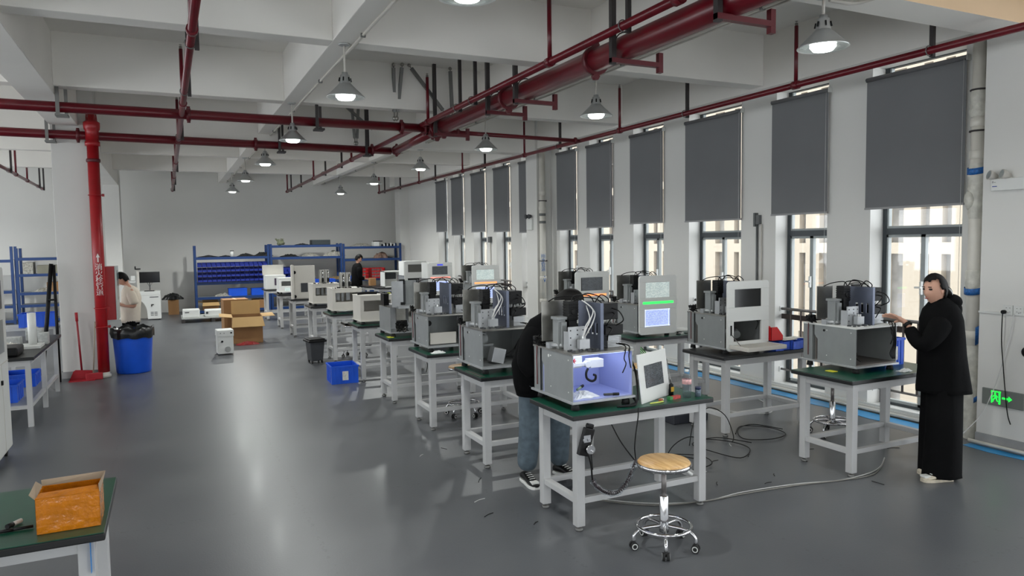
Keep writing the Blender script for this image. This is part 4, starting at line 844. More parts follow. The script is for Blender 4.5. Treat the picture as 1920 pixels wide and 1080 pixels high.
t = thing('utility_knife', 'small orange brown eraser block beside the leaning panel', 'eraser', (3.12, 4.11, 0.80), 0.5); t.name = 'eraser_block'; bxo('sleeve', mat('brown_sleeve', (160, 92, 60), .5), t, (0, 0.035, 0, 0.02, 0, 0.014)); bxo('rubber', PANW, t, (0.035, 0.05, 0.001, 0.019, 0.001, 0.013))
tag(tubo('green_tie', YEL, None, spline([(3.0, 4.075, 0.806), (3.06, 4.07, 0.808), (3.12, 4.085, 0.806)], 4), 0.005, 6), 'yellow green strap on the edge of the nearest table', 'strap')
bm = bmesh.new(); random.seed(21)
wires(bm, [[(2.74+rr3(0, .05), 4.10, 0.806), (2.82+rr3(-.02, .02), 4.08+rr3(-.02, .02), 0.812), (2.87, 4.09+rr3(-.02, .02), 0.81), (2.91, 4.12, 0.82), (2.92, 4.2, 0.85+rr3(0, .03))] for _ in range(5)], 0.006, 6)
wires(bm, [[(2.92, 4.26, 1.15), (2.945, 4.22, 1.1), (2.95, 4.17, 0.98), (2.935, 4.13, 0.86), (2.9, 4.1, 0.81)], [(2.93, 4.27, 1.12), (2.955, 4.2, 1.05), (2.95, 4.16, 0.92), (2.93, 4.12, 0.83)]], 0.006, 6)
tag(link('cable_bundle', bm, WIRE), 'tangle of black cables between the lit machine and the leaning panel', 'cables')
t = thing('hand_controller', 'black hand wheel controller hanging on the nearest table leg', 'controller', (2.43, 4.00, 0.635), 0); t.scale = (1.2, 1.1, 1.15)
bm = bmesh.new(); box(bm, -0.032, 0.032, -0.016, 0.018, -0.085, 0.075); box(bm, -0.022, 0.022, -0.012, 0.014, 0.075, 0.1)
bmesh.ops.rotate(bm, verts=bm.verts, cent=(0, 0, 0), matrix=Matrix.Rotation(math.radians(17), 3, 'Y')); link('casing', bm, BLKP, t, bevel=0.006)
bm = bmesh.new(); tube(bm, [(0.012, -0.016, -0.045), (0.012, -0.036, -0.045)], 0.026, 18); tube(bm, [(0.02, -0.036, -0.055), (0.02, -0.05, -0.055)], 0.005, 8); link('hand_wheel', bm, CHROME, t)
bm = bmesh.new(); 
for xx in (-0.02, 0.008): tube(bm, [(xx, -0.016, 0.01), (xx, -0.028, 0.01)], 0.009, 10)
box(bm, -0.022, 0.02, -0.018, -0.016, -0.005, 0.035); link('dials', bm, mat('dial_grey', (150, 152, 156), .4), t)
t = thing('controller_cable', 'coiled controller cable hanging in a loop wrapped in clear film', 'cable', (2.44, 3.985, 0.54))
bm = bmesh.new(); pts = spline([(0.0, 0, 0), (0.02, 0, -0.08), (0.03, 0, -0.17), (0.07, 0, -0.225), (0.14, 0, -0.27), (0.22, 0, -0.285), (0.29, 0, -0.24), (0.34, 0, -0.16), (0.375, 0, -0.085)], 5)
tube(bm, pts[:11], 0.006, 6); link('thin_lead', bm, WIRE, t)
bm = bmesh.new(); coil = []; P2 = pts[10:]
for i in range(len(P2)-1):
    for k in range(4):
        p = P2[i].lerp(P2[i+1], k/4); a = (i*4+k)*1.6; coil.append(p+Vector((0, math.cos(a)*0.012, math.sin(a)*0.012)))
tube(bm, coil, 0.005, 5); link('coil', bm, mat('coil_dark', (58, 44, 48), .4), t)
bm = bmesh.new(); tube(bm, P2, [0.021+0.003*math.sin(i*1.7) for i in range(len(P2))], 10); link('film_sleeve', bm, CLEAR, t)
bm = bmesh.new(); wires(bm, [[(0.375, 0, -0.085), (0.365, 0, 0.0), (0.375, 0.0, 0.1), (0.4, 0.01, 0.2), (0.41, 0.02, 0.268)], [(0.36, 0.0, -0.08), (0.28, 0.05, 0.05), (0.22, 0.12, 0.22)], [(0.03, 0, -0.1), (0.05, 0.05, -0.01), (0.06, 0.08, 0.1), (0.05, 0.1, 0.22)]], 0.0045, 5); link('thin_lead', bm, WIRE, t)
tag(bxo('steel_ruler', BRUSH, None, (2.36, 2.375, 5.60, 5.95, 0.801, 0.804), (2.385, 2.395, 5.58, 5.93, 0.801, 0.804)), 'pair of steel rulers lying on the corner of the second table', 'ruler')
bpy.data.objects['steel_ruler'].location = (0.0, 0.0, 0)
crumple('white_rag', 2.50, 7.05, 0.801, 0.14, 0.07, 0.03, CLOTHW, 'white rag on the green corner of the third table', 'cloth', 9)
tag(bxo('sticky_note', mat('yellow_note', (214, 214, 60), .6), None, (2.38, 2.45, 8.5, 8.6, 0.801, 0.805)), 'yellow pad under the foot of the stripped machine', 'paper')
tag(bxo('sticky_note', mat('yellow_note', (214, 214, 60), .6), None, (5.06, 5.12, 4.3, 4.38, 0.801, 0.805)), 'yellow pad under the machine the woman works on', 'paper')
crumple('tissue', 5.62, 4.04, 0.801, 0.12, 0.07, 0.03, CLOTHW, 'crumpled tissue beside the blue crate on the woman\'s table', 'tissue', 11)
def crate(x, y, z, w, d, h, lab, m=BLUEP, labelside=True, rz=0.0, name='plastic_crate'):
    t = thing(name, lab, 'crate', (x, y, z), rz)
    bm = bmesh.new(); th = 0.006
    box(bm, 0, w, 0, d, 0, th); box(bm, 0, w, 0, th, th, h); box(bm, 0, w, d-th, d, th, h); box(bm, 0, th, th, d-th, th, h); box(bm, w-th, w, th, d-th, th, h)
    for k in range(1, 6): box(bm, w*k/6-0.003, w*k/6+0.003, -0.005, 0, 0.01, h-0.02); 
    for k in range(1, 4): box(bm, -0.005, 0, d*k/4-0.003, d*k/4+0.003, 0.01, h-0.02); box(bm, w, w+0.005, d*k/4-0.003, d*k/4+0.003, 0.01, h-0.02)
    link('crate_body', bm, m, t)
    bxo('rim', m, t, (-0.01, w+0.01, -0.01, 0.0, h-0.02, h), (-0.01, w+0.01, d, d+0.01, h-0.02, h), (-0.01, 0, 0, d, h-0.02, h), (w, w+0.01, 0, d, h-0.02, h))
    if labelside: bxo('paper_label', PAPER, t, (w*0.4, w*0.62, -0.009, -0.0055, h*0.2, h*0.7))
    return t
crate(1.98, 10.0, 0.0, 0.37, 0.42, 0.25, 'blue plastic crate with white label on the floor beside the left row', rz=-0.03)
t = crate(5.69, 4.28, 0.80, 0.24, 0.22, 0.24, 'blue crate with a white label behind the woman in black', rz=-0.0)
t = thing('component_tray', 'cluster of small blue component bins with papers on the black table', 'tray', (5.50, 5.37, 0.80)); 
for k in range(4):
    bm = bmesh.new(); x = k*0.12; yy = (k % 2)*0.03; box(bm, x, x+0.11, yy, yy+0.16, 0, 0.004); box(bm, x, x+0.004, yy, yy+0.16, 0, 0.095); box(bm, x+0.106, x+0.11, yy, yy+0.16, 0, 0.095); box(bm, x, x+0.11, yy, yy+0.004, 0, 0.085); box(bm, x, x+0.11, yy+0.156, yy+0.16, 0, 0.1); box(bm, x+0.05, x+0.054, yy, yy+0.16, 0, 0.08)
    link('blue_bin', bm, mat('light_blue_bin', (60, 96, 205), .4, scale=12, var=.2), t)
bxo('papers', PAPER, t, (0.14, 0.32, 0.02, 0.17, 0.101, 0.104), (0.22, 0.45, 0.06, 0.18, 0.1045, 0.107))
t = thing('hopper_bin', 'bright red open-front bin standing on the blue trays', 'bin', (5.49, 5.42, 0.902)); bm = bmesh.new(); prism(bm, [(0, 0), (0.16, 0), (0.16, 0.05), (0.08, 0.14), (0, 0.14)], 0, 0.004); prism(bm, [(0, 0), (0.16, 0), (0.16, 0.05), (0.08, 0.14), (0, 0.14)], 0.1, 0.104); box(bm, 0, 0.16, 0, 0.104, 0, 0.004); box(bm, 0, 0.004, 0, 0.104, 0, 0.14); box(bm, 0.156, 0.16, 0, 0.104, 0, 0.05); link('bin_body', bm, RED, t)
bxo('label_card', PAPER, t, (0.161, 0.163, 0.02, 0.08, 0.01, 0.04))
random.seed(31)
for k in range(7):
    x, y = 5.5+rr3(0, 0.42), 6.9+rr3(0, 0.2)
    tag(bxo('loose_part', [BLKP, PANW, GREYP][k % 3], None, (x, x+rr3(.03, .07), y, y+rr3(.02, .04), 0.801, 0.801+rr3(.008, .02))), 'small loose part scattered right of the green strip machine', 'part', 'loose parts on the table of the green strip machine')
tag(bxo('foam_sheet', PANW, None, (5.45, 5.97, 7.14, 7.42, 0.801, 0.812)), 'flat white sheet behind the loose parts', 'sheet')

# ------------------------------------------------------------ stools
def stool_proto(h=0.56):
    t = thing('stool', '', 'stool', (0, 0, 0), 0, 'round wooden lab stools')
    bm = bmesh.new(); lathe(bm, [(0, h-0.03), (0.14, h-0.03), (0.160, h-0.022), (0.165, h-0.01), (0.157, h), (0.0, h)], n=32); link('seat', bm, WOOD, t)
    bm = bmesh.new(); lathe(bm, [(0.14, h-0.04), (0.167, h-0.038), (0.173, h-0.025), (0.172, h-0.012), (0.166, h-0.01), (0.165, h-0.032), (0.14, h-0.034), (0.14, h-0.04)], n=32); link('seat_rim', bm, CHROME, t)
    tubo('post', STEEL, t, [(0, 0, 0.28), (0, 0, h-0.035)], 0.016, 14)
    bm = bmesh.new(); lathe(bm, [(0, 0.10), (0.03, 0.10), (0.032, 0.13), (0.028, 0.16), (0.028, 0.33), (0.024, 0.335), (0, 0.335)], n=18); link('gas_lift', bm, CHROME, t)
    bm = bmesh.new(); tube(bm, [(0.17*math.cos(a*PI/18), 0.17*math.sin(a*PI/18), 0.14) for a in range(36)], 0.011, 8, closed=True); link('foot_ring', bm, CHROME, t)
    tubo('height_lever', PANW, t, [(0.02, 0, h-0.045), (0.12, -0.05, h-0.06), (0.165, -0.07, h-0.10)], [0.005, 0.006, 0.011], 8)
    for k in range(5):
        a = k*2*PI/5+0.35; c, s = math.cos(a), math.sin(a)
        lg = tubo('leg', CHROME, t, spline([(0.02*c, 0.02*s, 0.14), (0.1*c, 0.1*s, 0.137), (0.16*c, 0.16*s, 0.125), (0.197*c, 0.197*s, 0.09), (0.20*c, 0.20*s, 0.055)], 4), 0.011, 8)
        bm = bmesh.new(); p = Vector((0.20*c, 0.20*s, 0.025)); q = Vector((-s, c, 0))
        for sg in (-1, 1): tube(bm, [p+q*sg*0.006, p+q*sg*0.022], 0.025, 14, 0); tube(bm, [p+q*sg*0.022, p+q*sg*0.0235], 0.019, 14, 1); tube(bm, [p+q*sg*0.0235, p+q*sg*0.0245], 0.013, 12, 0)
        tube(bm, [p+Vector((0, 0, 0.0)), p+Vector((0, 0, 0.034))], 0.012, 8, 0)
        link('castor', bm, [RUBB, PANW], lg)
    return t
ST = stool_proto(); first = True
for x, y, rz, l in ((2.77, 3.62, 0.0, 'round wooden stool with chrome ring and castors in the foreground'), (5.86, 4.98, 0.6, 'stool half hidden under the table where the woman stands'), (4.65, 6.55, 0.2, 'wooden stool seen above the dark box, behind the water bottle'),
                    (2.95, 7.5, 0.9, 'stool tucked under the third table of the left row'), (2.85, 12.35, 0.4, 'stool with a dark jacket under the sixth table of the left row')):
    o = ST if first else copy_tree(ST); first = False
    o.location = (x, y, 0); o.rotation_euler = (0, 0, rz); o['label'] = l
tag(bxo('seat_cushion', BLKP, None, (2.66, 3.04, 12.17, 12.53, 0.561, 0.60), bevel=0.01), 'black cushion on the stool under the sixth table', 'cushion')

# ------------------------------------------------------------ floor items
tag(bxo('equipment_case', mat('dark_case', (40, 42, 50), 0.5), None, (4.72, 5.18, 6.0, 6.28, 0, 0.10), bevel=0.01), 'dark flat equipment case on the floor behind the nearest table', 'case')
bm = bmesh.new(); random.seed(5)
def coilpts(cx, cy, n, r):
    return [(cx+math.cos(k*1.1)*r*rr3(.5, 1), cy+math.sin(k*1.1)*r*rr3(.5, 1), 0.008+rr3(0, .015)) for k in range(n)]
for cx, cy in ((5.25, 5.3), (4.6, 5.1), (3.9, 4.9)): tag(tubo('floor_cable', WIRE, None, spline(coilpts(cx, cy, 9, 0.35), 6), 0.0045, 6), {5.25: 'black cable looped on the floor below the black-topped table', 4.6: 'black cable loops on the floor at the leg of the black-topped table', 3.9: 'black cable loops on the floor behind the wooden stool'}[cx], 'cable')
bm.free()
tag(tubo('upright_cable', WIRE, None, spline([(4.35, 5.3, 0.01), (4.45, 5.35, 0.22), (4.62, 5.35, 0.33), (4.78, 5.3, 0.25), (4.84, 5.25, 0.06), (4.78, 5.2, 0.01)], 6), 0.0045, 6), 'springy black cable arching off the floor beside a table leg', 'cable')
tag(tubo('upright_cable', WIRE, None, spline([(3.6, 4.75, 0.01), (3.75, 4.8, 0.2), (3.95, 4.8, 0.27), (4.1, 4.8, 0.17), (4.05, 4.75, 0.03), (3.95, 4.7, 0.01)], 6), 0.0045, 6), 'springy black cable arching up behind the right leg of the nearest table', 'cable')
t = thing('twin_cord', 'pair of thin grey cords trailing over the floor to the woman\'s feet', 'cord', (0, 0, 0))
pts = [(2.75, 4.6, 0.006), (3.1, 4.25, 0.006), (3.5, 4.12, 0.006), (3.9, 4.1, 0.006), (4.4, 4.05, 0.006), (4.75, 3.98, 0.006), (5.1, 3.95, 0.006), (5.35, 4.05, 0.006), (5.6, 4.2, 0.006)]
tubo('cord', mat('grey_cord', (120, 118, 112), .5), t, spline(pts, 8), 0.005, 6); tubo('cord', WCAB, t, spline([(x+.01, y+0.02+0.02*math.sin(i*2.3), z) for i, (x, y, z) in enumerate(pts)], 8), 0.004, 6)
tag(tubo('floor_cable', WCAB, None, spline([(5.4, 7.0, 0.5), (5.3, 6.8, 0.3), (5.2, 6.5, 0.05), (5.6, 6.2, 0.01), (5.9, 5.9, 0.01), (6.2, 6.1, 0.01), (6.4, 6.6, 0.01)], 6), 0.005, 6), 'white cable on the floor between the right row and the windows', 'cable')
for k, (x, y, l) in enumerate(((5.6, 7.55, 'green net cables hanging behind the stool'),)):
    t = thing('network_cables', l, 'cable', (4.6, 7.0, 0.0)); bm = bmesh.new()
    wires(bm, [[(0.3+0.02*q, 0, 0.74), (0.36+0.025*q, 0, 0.66), (0.44+0.03*q, -0.02, 0.55), (0.52+0.03*q, -0.02, 0.42), (0.5+.03*q, 0, 0.25), (0.5+.04*q, .02, 0.01)] for q in range(4)], 0.006, 6); link('cables', bm, mat('bright_green_wire', (90, 190, 80), .5), t)
random.seed(12); spots = [(4.0, 4.65), (4.45, 4.35), (4.2, 4.2), (5.0, 3.75), (4.75, 5.2), (4.3, 4.85), (3.85, 4.35), (2.2, 5.3), (2.0, 4.9), (1.95, 4.6), (2.3, 6.3), (3.1, 2.9), (2.15, 3.3), (5.3, 4.7), (5.9, 4.4), (4.6, 4.8), (2.0, 6.2), (2.25, 4.35)]
for i, (x, y) in enumerate(spots):
    a = rr3(0, 6); L_ = rr3(0.05, 0.12)
    tag(tubo('wire_offcut', WIRE if i % 4 else WCAB, None, spline([(x, y, 0.003), (x+L_*math.cos(a)*.5, y+L_*math.sin(a)*.5+.01, 0.003), (x+L_*math.cos(a), y+L_*math.sin(a), 0.003)], 3), 0.0025, 5), 'small wire offcut lying on the grey floor', 'scrap', 'wire offcuts on the floor')
tag(tubo('wire_offcut', WIRE, None, spline([(1.93, 3.43, 0.004), (2.0, 3.42, 0.004), (2.03, 3.36, 0.004)], 4), 0.004, 5), 'longest black wire scrap on the floor left of the foreground stool', 'scrap')
# knot by the table
bm = bmesh.new(); blob(bm, (2.72, 4.8, 0.05), 0.06, (1.6, 1, .8), 2, jit=0.1); tag(link('rag_bundle', bm, mat('dark_rag', (52, 54, 58), .6, scale=40, var=.5)), 'small dark bundle on the floor behind the hand controller', 'bundle')
# big blue bin
t = thing('waste_bin', 'big round blue waste bin lined with a black bag', 'bin', (-0.545, 12.62, 0))
bm = bmesh.new(); lathe(bm, [(0, 0), (0.235, 0), (0.245, 0.02), (0.275, 0.5), (0.283, 0.62), (0.29, 0.63), (0.29, 0.66), (0.275, 0.66), (0.268, 0.5), (0.23, 0.03), (0, 0.03)], n=32); link('bin_body', bm, BLUEP, t)
bm = bmesh.new(); random.seed(2); n = 36
R = []
for r, z in ((0.296, 0.55), (0.305, 0.62), (0.302, 0.69), (0.285, 0.70), (0.262, 0.64), (0.24, 0.45), (0.0001, 0.3)):
    R.append([bm.verts.new(((r+rr3(-.008, .01))*math.cos(2*PI*k/n), (r+rr3(-.008, .01))*math.sin(2*PI*k/n), z+(0.018*math.sin(k*1.3)+rr3(-.012, .012) if z < .6 or z > .68 else 0))) for k in range(n)])
for a, b in zip(R, R[1:]):
    for k in range(n): f = bm.faces.new((a[k], a[(k+1) % n], b[(k+1) % n], b[k])); f.smooth = True
link('bin_bag', bm, BAG, t)
# grey wheeled bin
t = thing('wheeled_bin', 'small dark grey lidded bin on wheels beside the sixth table', 'bin', (2.13, 12.05, 0), 0.12)
bm = bmesh.new(); v = box(bm, -0.12, 0.12, -0.14, 0.14, 0.04, 0.36)
for q in v[:4]: q.co.x *= 0.8; q.co.y *= 0.8
link('bin_body', bm, GREYP, t, bevel=0.012); bm = bmesh.new(); box(bm, -0.15, 0.15, -0.17, 0.17, 0.35, 0.385); box(bm, -0.13, 0.13, -0.15, 0.15, 0.385, 0.405); link('lid', bm, BLKP, t, bevel=0.01)
for x in (-0.08, 0.08):
    bm = bmesh.new(); tube(bm, [(x-0.01, -0.09, 0.025), (x+0.01, -0.09, 0.025)], 0.025, 12); link('wheel', bm, RUBB, t); bm = bmesh.new(); tube(bm, [(x-0.01, 0.09, 0.025), (x+0.01, 0.09, 0.025)], 0.025, 12); link('wheel', bm, RUBB, t)
# white unit
t = thing('fume_unit', 'small white cabinet unit with knob and round vent on the open floor', 'appliance', (0.74, 13.7, 0), 0.06)
bxo('casing', PANW, t, (0, 0.26, 0, 0.32, 0.02, 0.43), bevel=0.008)
bxo('control_lid', PANW, t, (-0.008, 0.268, -0.008, 0.32, 0.33, 0.445), bevel=0.008)
bm = bmesh.new(); tube(bm, [(0.07, -0.012, 0.245), (0.07, 0.0, 0.245)], 0.018, 14); link('knob', bm, BLKP, t)
bm = bmesh.new(); tube(bm, [(0.16, -0.006, 0.10), (0.16, 0.0, 0.10)], 0.055, 20, 0)
for k in range(3): tube(bm, [(0.16+0.015*(k+1)*math.cos(a*PI/10), -0.008, 0.10+0.015*(k+1)*math.sin(a*PI/10)) for a in range(20)], 0.0025, 4, 1, closed=True)
link('round_vent', bm, [PANW, GREYP], t)
bxo('switches', BLKP, t, (0.04, 0.05, -0.012, -0.008, 0.385, 0.4), (0.1, 0.11, -0.012, -0.008, 0.385, 0.4), (0.21, 0.24, -0.012, -0.008, 0.38, 0.405))
# cardboard boxes
def carton(x, y, z, w, d, h, lab, rz=0.0, open_=True, grp=None, fl=0.2):
    t = thing('cardboard_box', lab, 'box', (x, y, z), rz, grp); bm = bmesh.new(); th = 0.006
    if open_:
        box(bm, 0, w, 0, th, 0, h); box(bm, 0, w, d-th, d, 0, h); box(bm, 0, th, th, d-th, 0, h); box(bm, w-th, w, th, d-th, 0, h); box(bm, 0, w, 0, d, -0.0, 0.005)
        link('box_body', bm, CARD, t)
        def flap(pts):
            bm = bmesh.new(); v = [bm.verts.new(p) for p in pts]; f = bm.faces.new(v); 
            g = bmesh.ops.extrude_face_region(bm, geom=[f]); 
            for e in g['geom']:
                if isinstance(e, bmesh.types.BMVert): e.co.z += 0.006
            link('flap', bm, CARDL, t)
        flap([(0, 0, h), (w, 0, h), (w+0.06*w, -fl*0.65, h-fl*0.75), (-0.02, -fl*0.65, h-fl*0.75)])
        flap([(0, d, h), (w, d, h), (w, d+fl*0.1, h+fl*1.15), (0, d+fl*0.1, h+fl*1.15)])
        flap([(0, 0, h), (0, d, h), (-fl, d, h+fl*0.12), (-fl, 0, h+fl*0.12)]); flap([(w, 0, h), (w, d, h), (w+fl, d, h+fl*0.02), (w+fl, 0, h+fl*0.02)])
    else:
        box(bm, 0, w, 0, d, 0, h); link('box_body', bm, CARD, t, bevel=0.003); bxo('tape', mat('brown_tape', (190, 160, 110), .3), t, (w*.45, w*.55, -0.0008, d, h-0.0002, h+0.0008))
    return t
carton(1.10, 15.15, 0, 0.56, 0.75, 0.52, 'largest open cardboard box standing on the floor with flaps out', -0.05, fl=0.24)
carton(1.02, 16.3, 0, 0.5, 0.5, 0.80, 'tall closed cardboard box standing behind the largest open one', 0.05, False)
tag(bxo('foam_block', PANW, None, (1.56, 1.66, 16.0, 16.1, 0.0, 0.75), bevel=0.01), 'white foam strip behind the large open box', 'foam')
crumple('red_wrapping', 1.35, 14.95, 0.001, 0.38, 0.2, 0.07, mat('red_wrap', (150, 40, 40), .5), 'red plastic wrapping on the floor by the large open box', 'wrapping', 4)
carton(-0.05, 22.6, 0, 0.28, 0.35, 0.42, 'plain cardboard box on the floor right of the marking machine', 0, False)
crumple('black_bag', 0.08, 22.75, 0.43, 0.5, 0.35, 0.22, BAG, 'black plastic bag lying on the plain cardboard box', 'bag', 6)
# pallet and units by the shelf
t = thing('pallet', 'low pale grey pallet on the floor before the left blue rack', 'pallet', (0.25, 19.9, 0)); bxo('deck', mat('pallet_grey', (170, 172, 168), .6), t, (0, 1.5, 0, 0.9, 0.10, 0.13)); bxo('skids', DKSTR, t, (0, 0.08, 0, 0.9, 0, 0.10), (0.7, 0.78, 0, 0.9, 0, 0.1), (1.42, 1.5, 0, 0.9, 0, 0.1))
t = thing('fume_unit', 'white boxy unit lying on the pallet left end', 'appliance', (0.28, 20.0, 0.131)); bxo('casing', PANW, t, (0, 0.4, 0, 0.4, 0, 0.2), bevel=0.02); bxo('dark_slot', BLKP, t, (0.05, 0.15, -0.005, 0, 0.12, 0.14))
t = thing('fume_unit', 'long white unit lying on the right part of the pallet', 'appliance', (0.8, 20.0, 0.131)); bxo('casing', PANW, t, (0, 0.65, 0, 0.4, 0, 0.17), bevel=0.02); 
for x in (0.05, 0.5):
    bm = bmesh.new(); tube(bm, [(x, -0.03, 0.1), (x, 0.0, 0.1)], 0.03, 10); link('castor', bm, GREYP, t)
# dustpan, broom
t = thing('dustpan', 'long-handled red dustpan leaning on the white column', 'dustpan', (-1.21, 12.2, 0))
bm = bmesh.new(); prism(bm, [(-0.16, 0.0), (0.17, 0.0), (0.12, 0.12), (-0.09, 0.14), (-0.12, 0.12)], 0.1, 0.13); box(bm, -0.16, 0.17, -0.12, 0.11, 0.0, 0.012)
v = [bm.verts.new(p) for p in ((-0.16, -0.12, 0.0), (-0.16, 0.13, 0), (-0.12, 0.13, 0.12))]; bm.faces.new(v); v = [bm.verts.new(p) for p in ((0.17, -0.12, 0.0), (0.17, 0.13, 0), (0.12, 0.13, 0.12))]; bm.faces.new(v)
link('pan', bm, mat('red_pan', (160, 28, 40), .4), t); tubo('handle', mat('red_handle', (140, 24, 36), .4), t, [(-0.01, 0.12, 0.1), (-0.05, 0.17, 0.98)], 0.014, 10); tubo('grip', mat('red_pan', (160, 28, 40), .4), t, [(-0.045, 0.165, 0.86), (-0.05, 0.17, 0.99)], 0.02, 10)
t = thing('broom', 'broom with thin brown and white handle leaning by the riser', 'broom', (-1.06, 12.16, 0)); tubo('handle', mat('broom_handle', (150, 136, 120), .5), t, [(0.0, 0.0, 0.1), (0.045, 0.1, 0.85)], 0.009, 8); bxo('head', mat('red_pan', (160, 28, 40), .4), t, (-0.1, 0.12, -0.03, 0.03, 0.0, 0.1), bevel=0.01)

# ------------------------------------------------------------ near left table with orange box
o = copy_tree(TG); o.location = (-0.27, 4.05, 0); o.rotation_euler = (0, 0, PI); o['label'] = 'green-topped table cut off at the bottom left corner, carrying the orange box'
for ch in o.children:
    pass
o.location = (-0.275, 4.06, 0); o.scale = (1, 1.24, 1)
t = thing('taped_carton', 'open-topped carton wrapped in shiny orange tape on the green table', 'box', (-0.52, 3.37, 0.80), 0.0)
bm = bmesh.new(); w_, d_, h_ = 0.225, 0.19, 0.145; th = 0.004
for b in ((0, w_, 0, th, 0, h_), (0, w_, d_-th, d_, 0, h_), (0, th, 0, d_, 0, h_), (w_-th, w_, 0, d_, 0, h_), (0, w_, 0, d_, 0, 0.004)): box(bm, *b)
link('box_body', bm, TAPEO, t, bevel=0.004)
def quadsheet(name, pts, m, par, th=0.003):
    bm = bmesh.new(); v = [bm.verts.new(p) for p in pts]; f = bm.faces.new(v); n = (Vector(pts[1])-Vector(pts[0])).cross(Vector(pts[2])-Vector(pts[0])).normalized()*th
    g = bmesh.ops.extrude_face_region(bm, geom=[f])
    for e in g['geom']:
        if isinstance(e, bmesh.types.BMVert): e.co += n
    return link(name, bm, m, par)
CARDG = mat('grey_board', (150, 132, 112), .8)
quadsheet('flap', [(0, d_, h_), (w_, d_, h_), (w_+0.01, d_+0.01, h_+0.028), (-0.005, d_+0.02, h_+0.02)], CARDG, t)
quadsheet('flap', [(0, 0, h_), (0, d_, h_), (-0.025, d_+.01, h_+0.018), (-0.02, -0.0, h_+0.022)], CARDG, t); quadsheet('flap', [(w_, 0, h_), (w_, d_, h_), (w_+0.008, d_, h_+0.03), (w_-0.004, 0.02, h_+0.025)], CARDG, t)
quadsheet('front_flap', [(0.0, 0.0, h_), (w_, 0.0, h_), (w_-.01, 0.05, h_+0.012), (0.012, 0.05, h_+0.008)], TAPEO, t)
pen((-0.60, 3.56, 0.811), (-0.64, 3.50, 0.811), 0.009, PANW, 'white marker pen with black cap at the left edge of the green table')
pen((-0.545, 3.47, 0.808), (-0.66, 3.46, 0.808), 0.006, BLKP, 'slim black pen lying beside the orange box')
tag(bxo('blue_sheet', mat('blue_sheet', (30, 120, 190), .5), None, (-0.335, -0.333, 3.33, 3.42, 0.62, 0.76)), 'blue sheet hanging behind the leg of the orange box table', 'sheet')
# cabinets far left
def cabinet(x, y, lab):
    t = thing('tall_cabinet', lab, 'cabinet', (x, y, 0), 0)
    bxo('body', PANW, t, (-0.6, 0, 0, 0.62, 0.08, 1.78), bevel=0.02)
    bxo('screen', mat('cab_screen', (70, 78, 70), .3), t, (0.0, 0.004, 0.08, 0.46, 1.40, 1.66)); bxo('lower_window', mat('cab_window', (140, 146, 144), .3), t, (0.0, 0.004, 0.08, 0.46, 1.0, 1.3)); bxo('door_seam', OFFW, t, (0.0, 0.003, 0.02, 0.6, 0.9, 0.908), (0, .003, .3, .304, .1, .9))
    bxo('latch', BLKP, t, (0.0, 0.015, 0.25, 0.28, 0.72, 0.76)); bxo('buttons', GREYP, t, (0.0, 0.004, 0.1, 0.12, 1.34, 1.355), (0, 0.004, 0.15, 0.17, 1.34, 1.355), (0, 0.004, 0.2, 0.22, 1.34, 1.355))
    bxo('side_grille', OFFW, t, (-0.55, -0.05, -0.006, 0, 0.2, 0.85))
    for xx in (-0.05, -0.55):
        for yy in (0.06, 0.56):
            bm = bmesh.new(); tube(bm, [(xx-0.012, yy, 0.035), (xx+0.012, yy, 0.035)], 0.035, 14); box(bm, xx-0.02, xx+0.02, yy-0.02, yy+0.02, 0.05, 0.09); link('castor', bm, RUBB, t)
    return t
cabinet(-1.40, 7.52, 'tall white cabinet on castors at the left edge of the photo')
# left bench
t = thing('work_bench', 'long dark-topped bench with white legs along the left side', 'bench', (-1.98, 9.25, 0))
bxo('benchtop', BLACK, t, (0, 0.62, 0, 2.25, 0.735, 0.77), bevel=0.004)
for yy in (0.03, 1.08, 2.14):
    for xx in (0.05, 0.53): bxo('leg', LEGW, t, (xx, xx+0.05, yy, yy+0.05, 0, 0.735))
bxo('apron', LEGW, t, (0.53, 0.56, 0.08, 2.14, 0.67, 0.735), (0.1, 0.53, 0.03, 0.06, 0.67, 0.735)); bxo('stretcher', LEGW, t, (0.53, 0.57, 0.08, 2.14, 0.2, 0.24), (0.1, 0.53, 0.03, 0.07, 0.2, 0.24), (0.05, 0.09, 0.08, 2.14, .2, .24))
bxo('lower_shelf', ALUD, t, (0.09, 0.53, 0.07, 2.14, 0.225, 0.24))
tag(bxo('equipment_case', BLKP, None, (-1.9, -1.52, 9.35, 9.75, 0.771, 0.87), bevel=0.02), 'black flat case on the near end of the left bench', 'case')
bm = bmesh.new(); tube(bm, [(-1.50, 10.2, 0.80), (-1.50, 10.2, 1.18)], 0.045, 16); tag(link('white_tube', bm, PANW), 'upright thick white tube standing on the left bench', 'tube')
bxo('white_base', PANW, bpy.data.objects['white_tube'], (-1.62, -1.4, 10.0, 10.35, 0.771, 0.80))
for k, (x, y, w_, h_) in enumerate(((-1.42, 10.45, 0.1, 0.14), (-1.52, 10.7, 0.12, 0.17), (-1.75, 10.5, 0.18, 0.1), (-1.62, 11.0, 0.12, 0.16))):
    tag(bxo('clear_box', mat('frosted_box', (176, 178, 176), .35, scale=30, var=.2), None, (x-w_/2, x+w_/2, y-0.08, y+0.08, 0.771, 0.771+h_), bevel=0.006), 'frosted plastic box in the cluster on the left bench', 'box', 'frosted boxes on the left bench')
crumple('wrapped_parts', -1.72, 10.05, 0.771, 0.3, 0.3, 0.1, FILM, 'film-wrapped parts behind the black case on the left bench', 'parts', 3)
crate(-1.9, 9.5, 0.241, 0.33, 0.4, 0.2, 'blue crate on the lower shelf of the left bench', labelside=False)
crate(-1.9, 10.5, 0.241, 0.36, 0.45, 0.16, 'second blue crate deeper on the bench lower shelf', labelside=False)
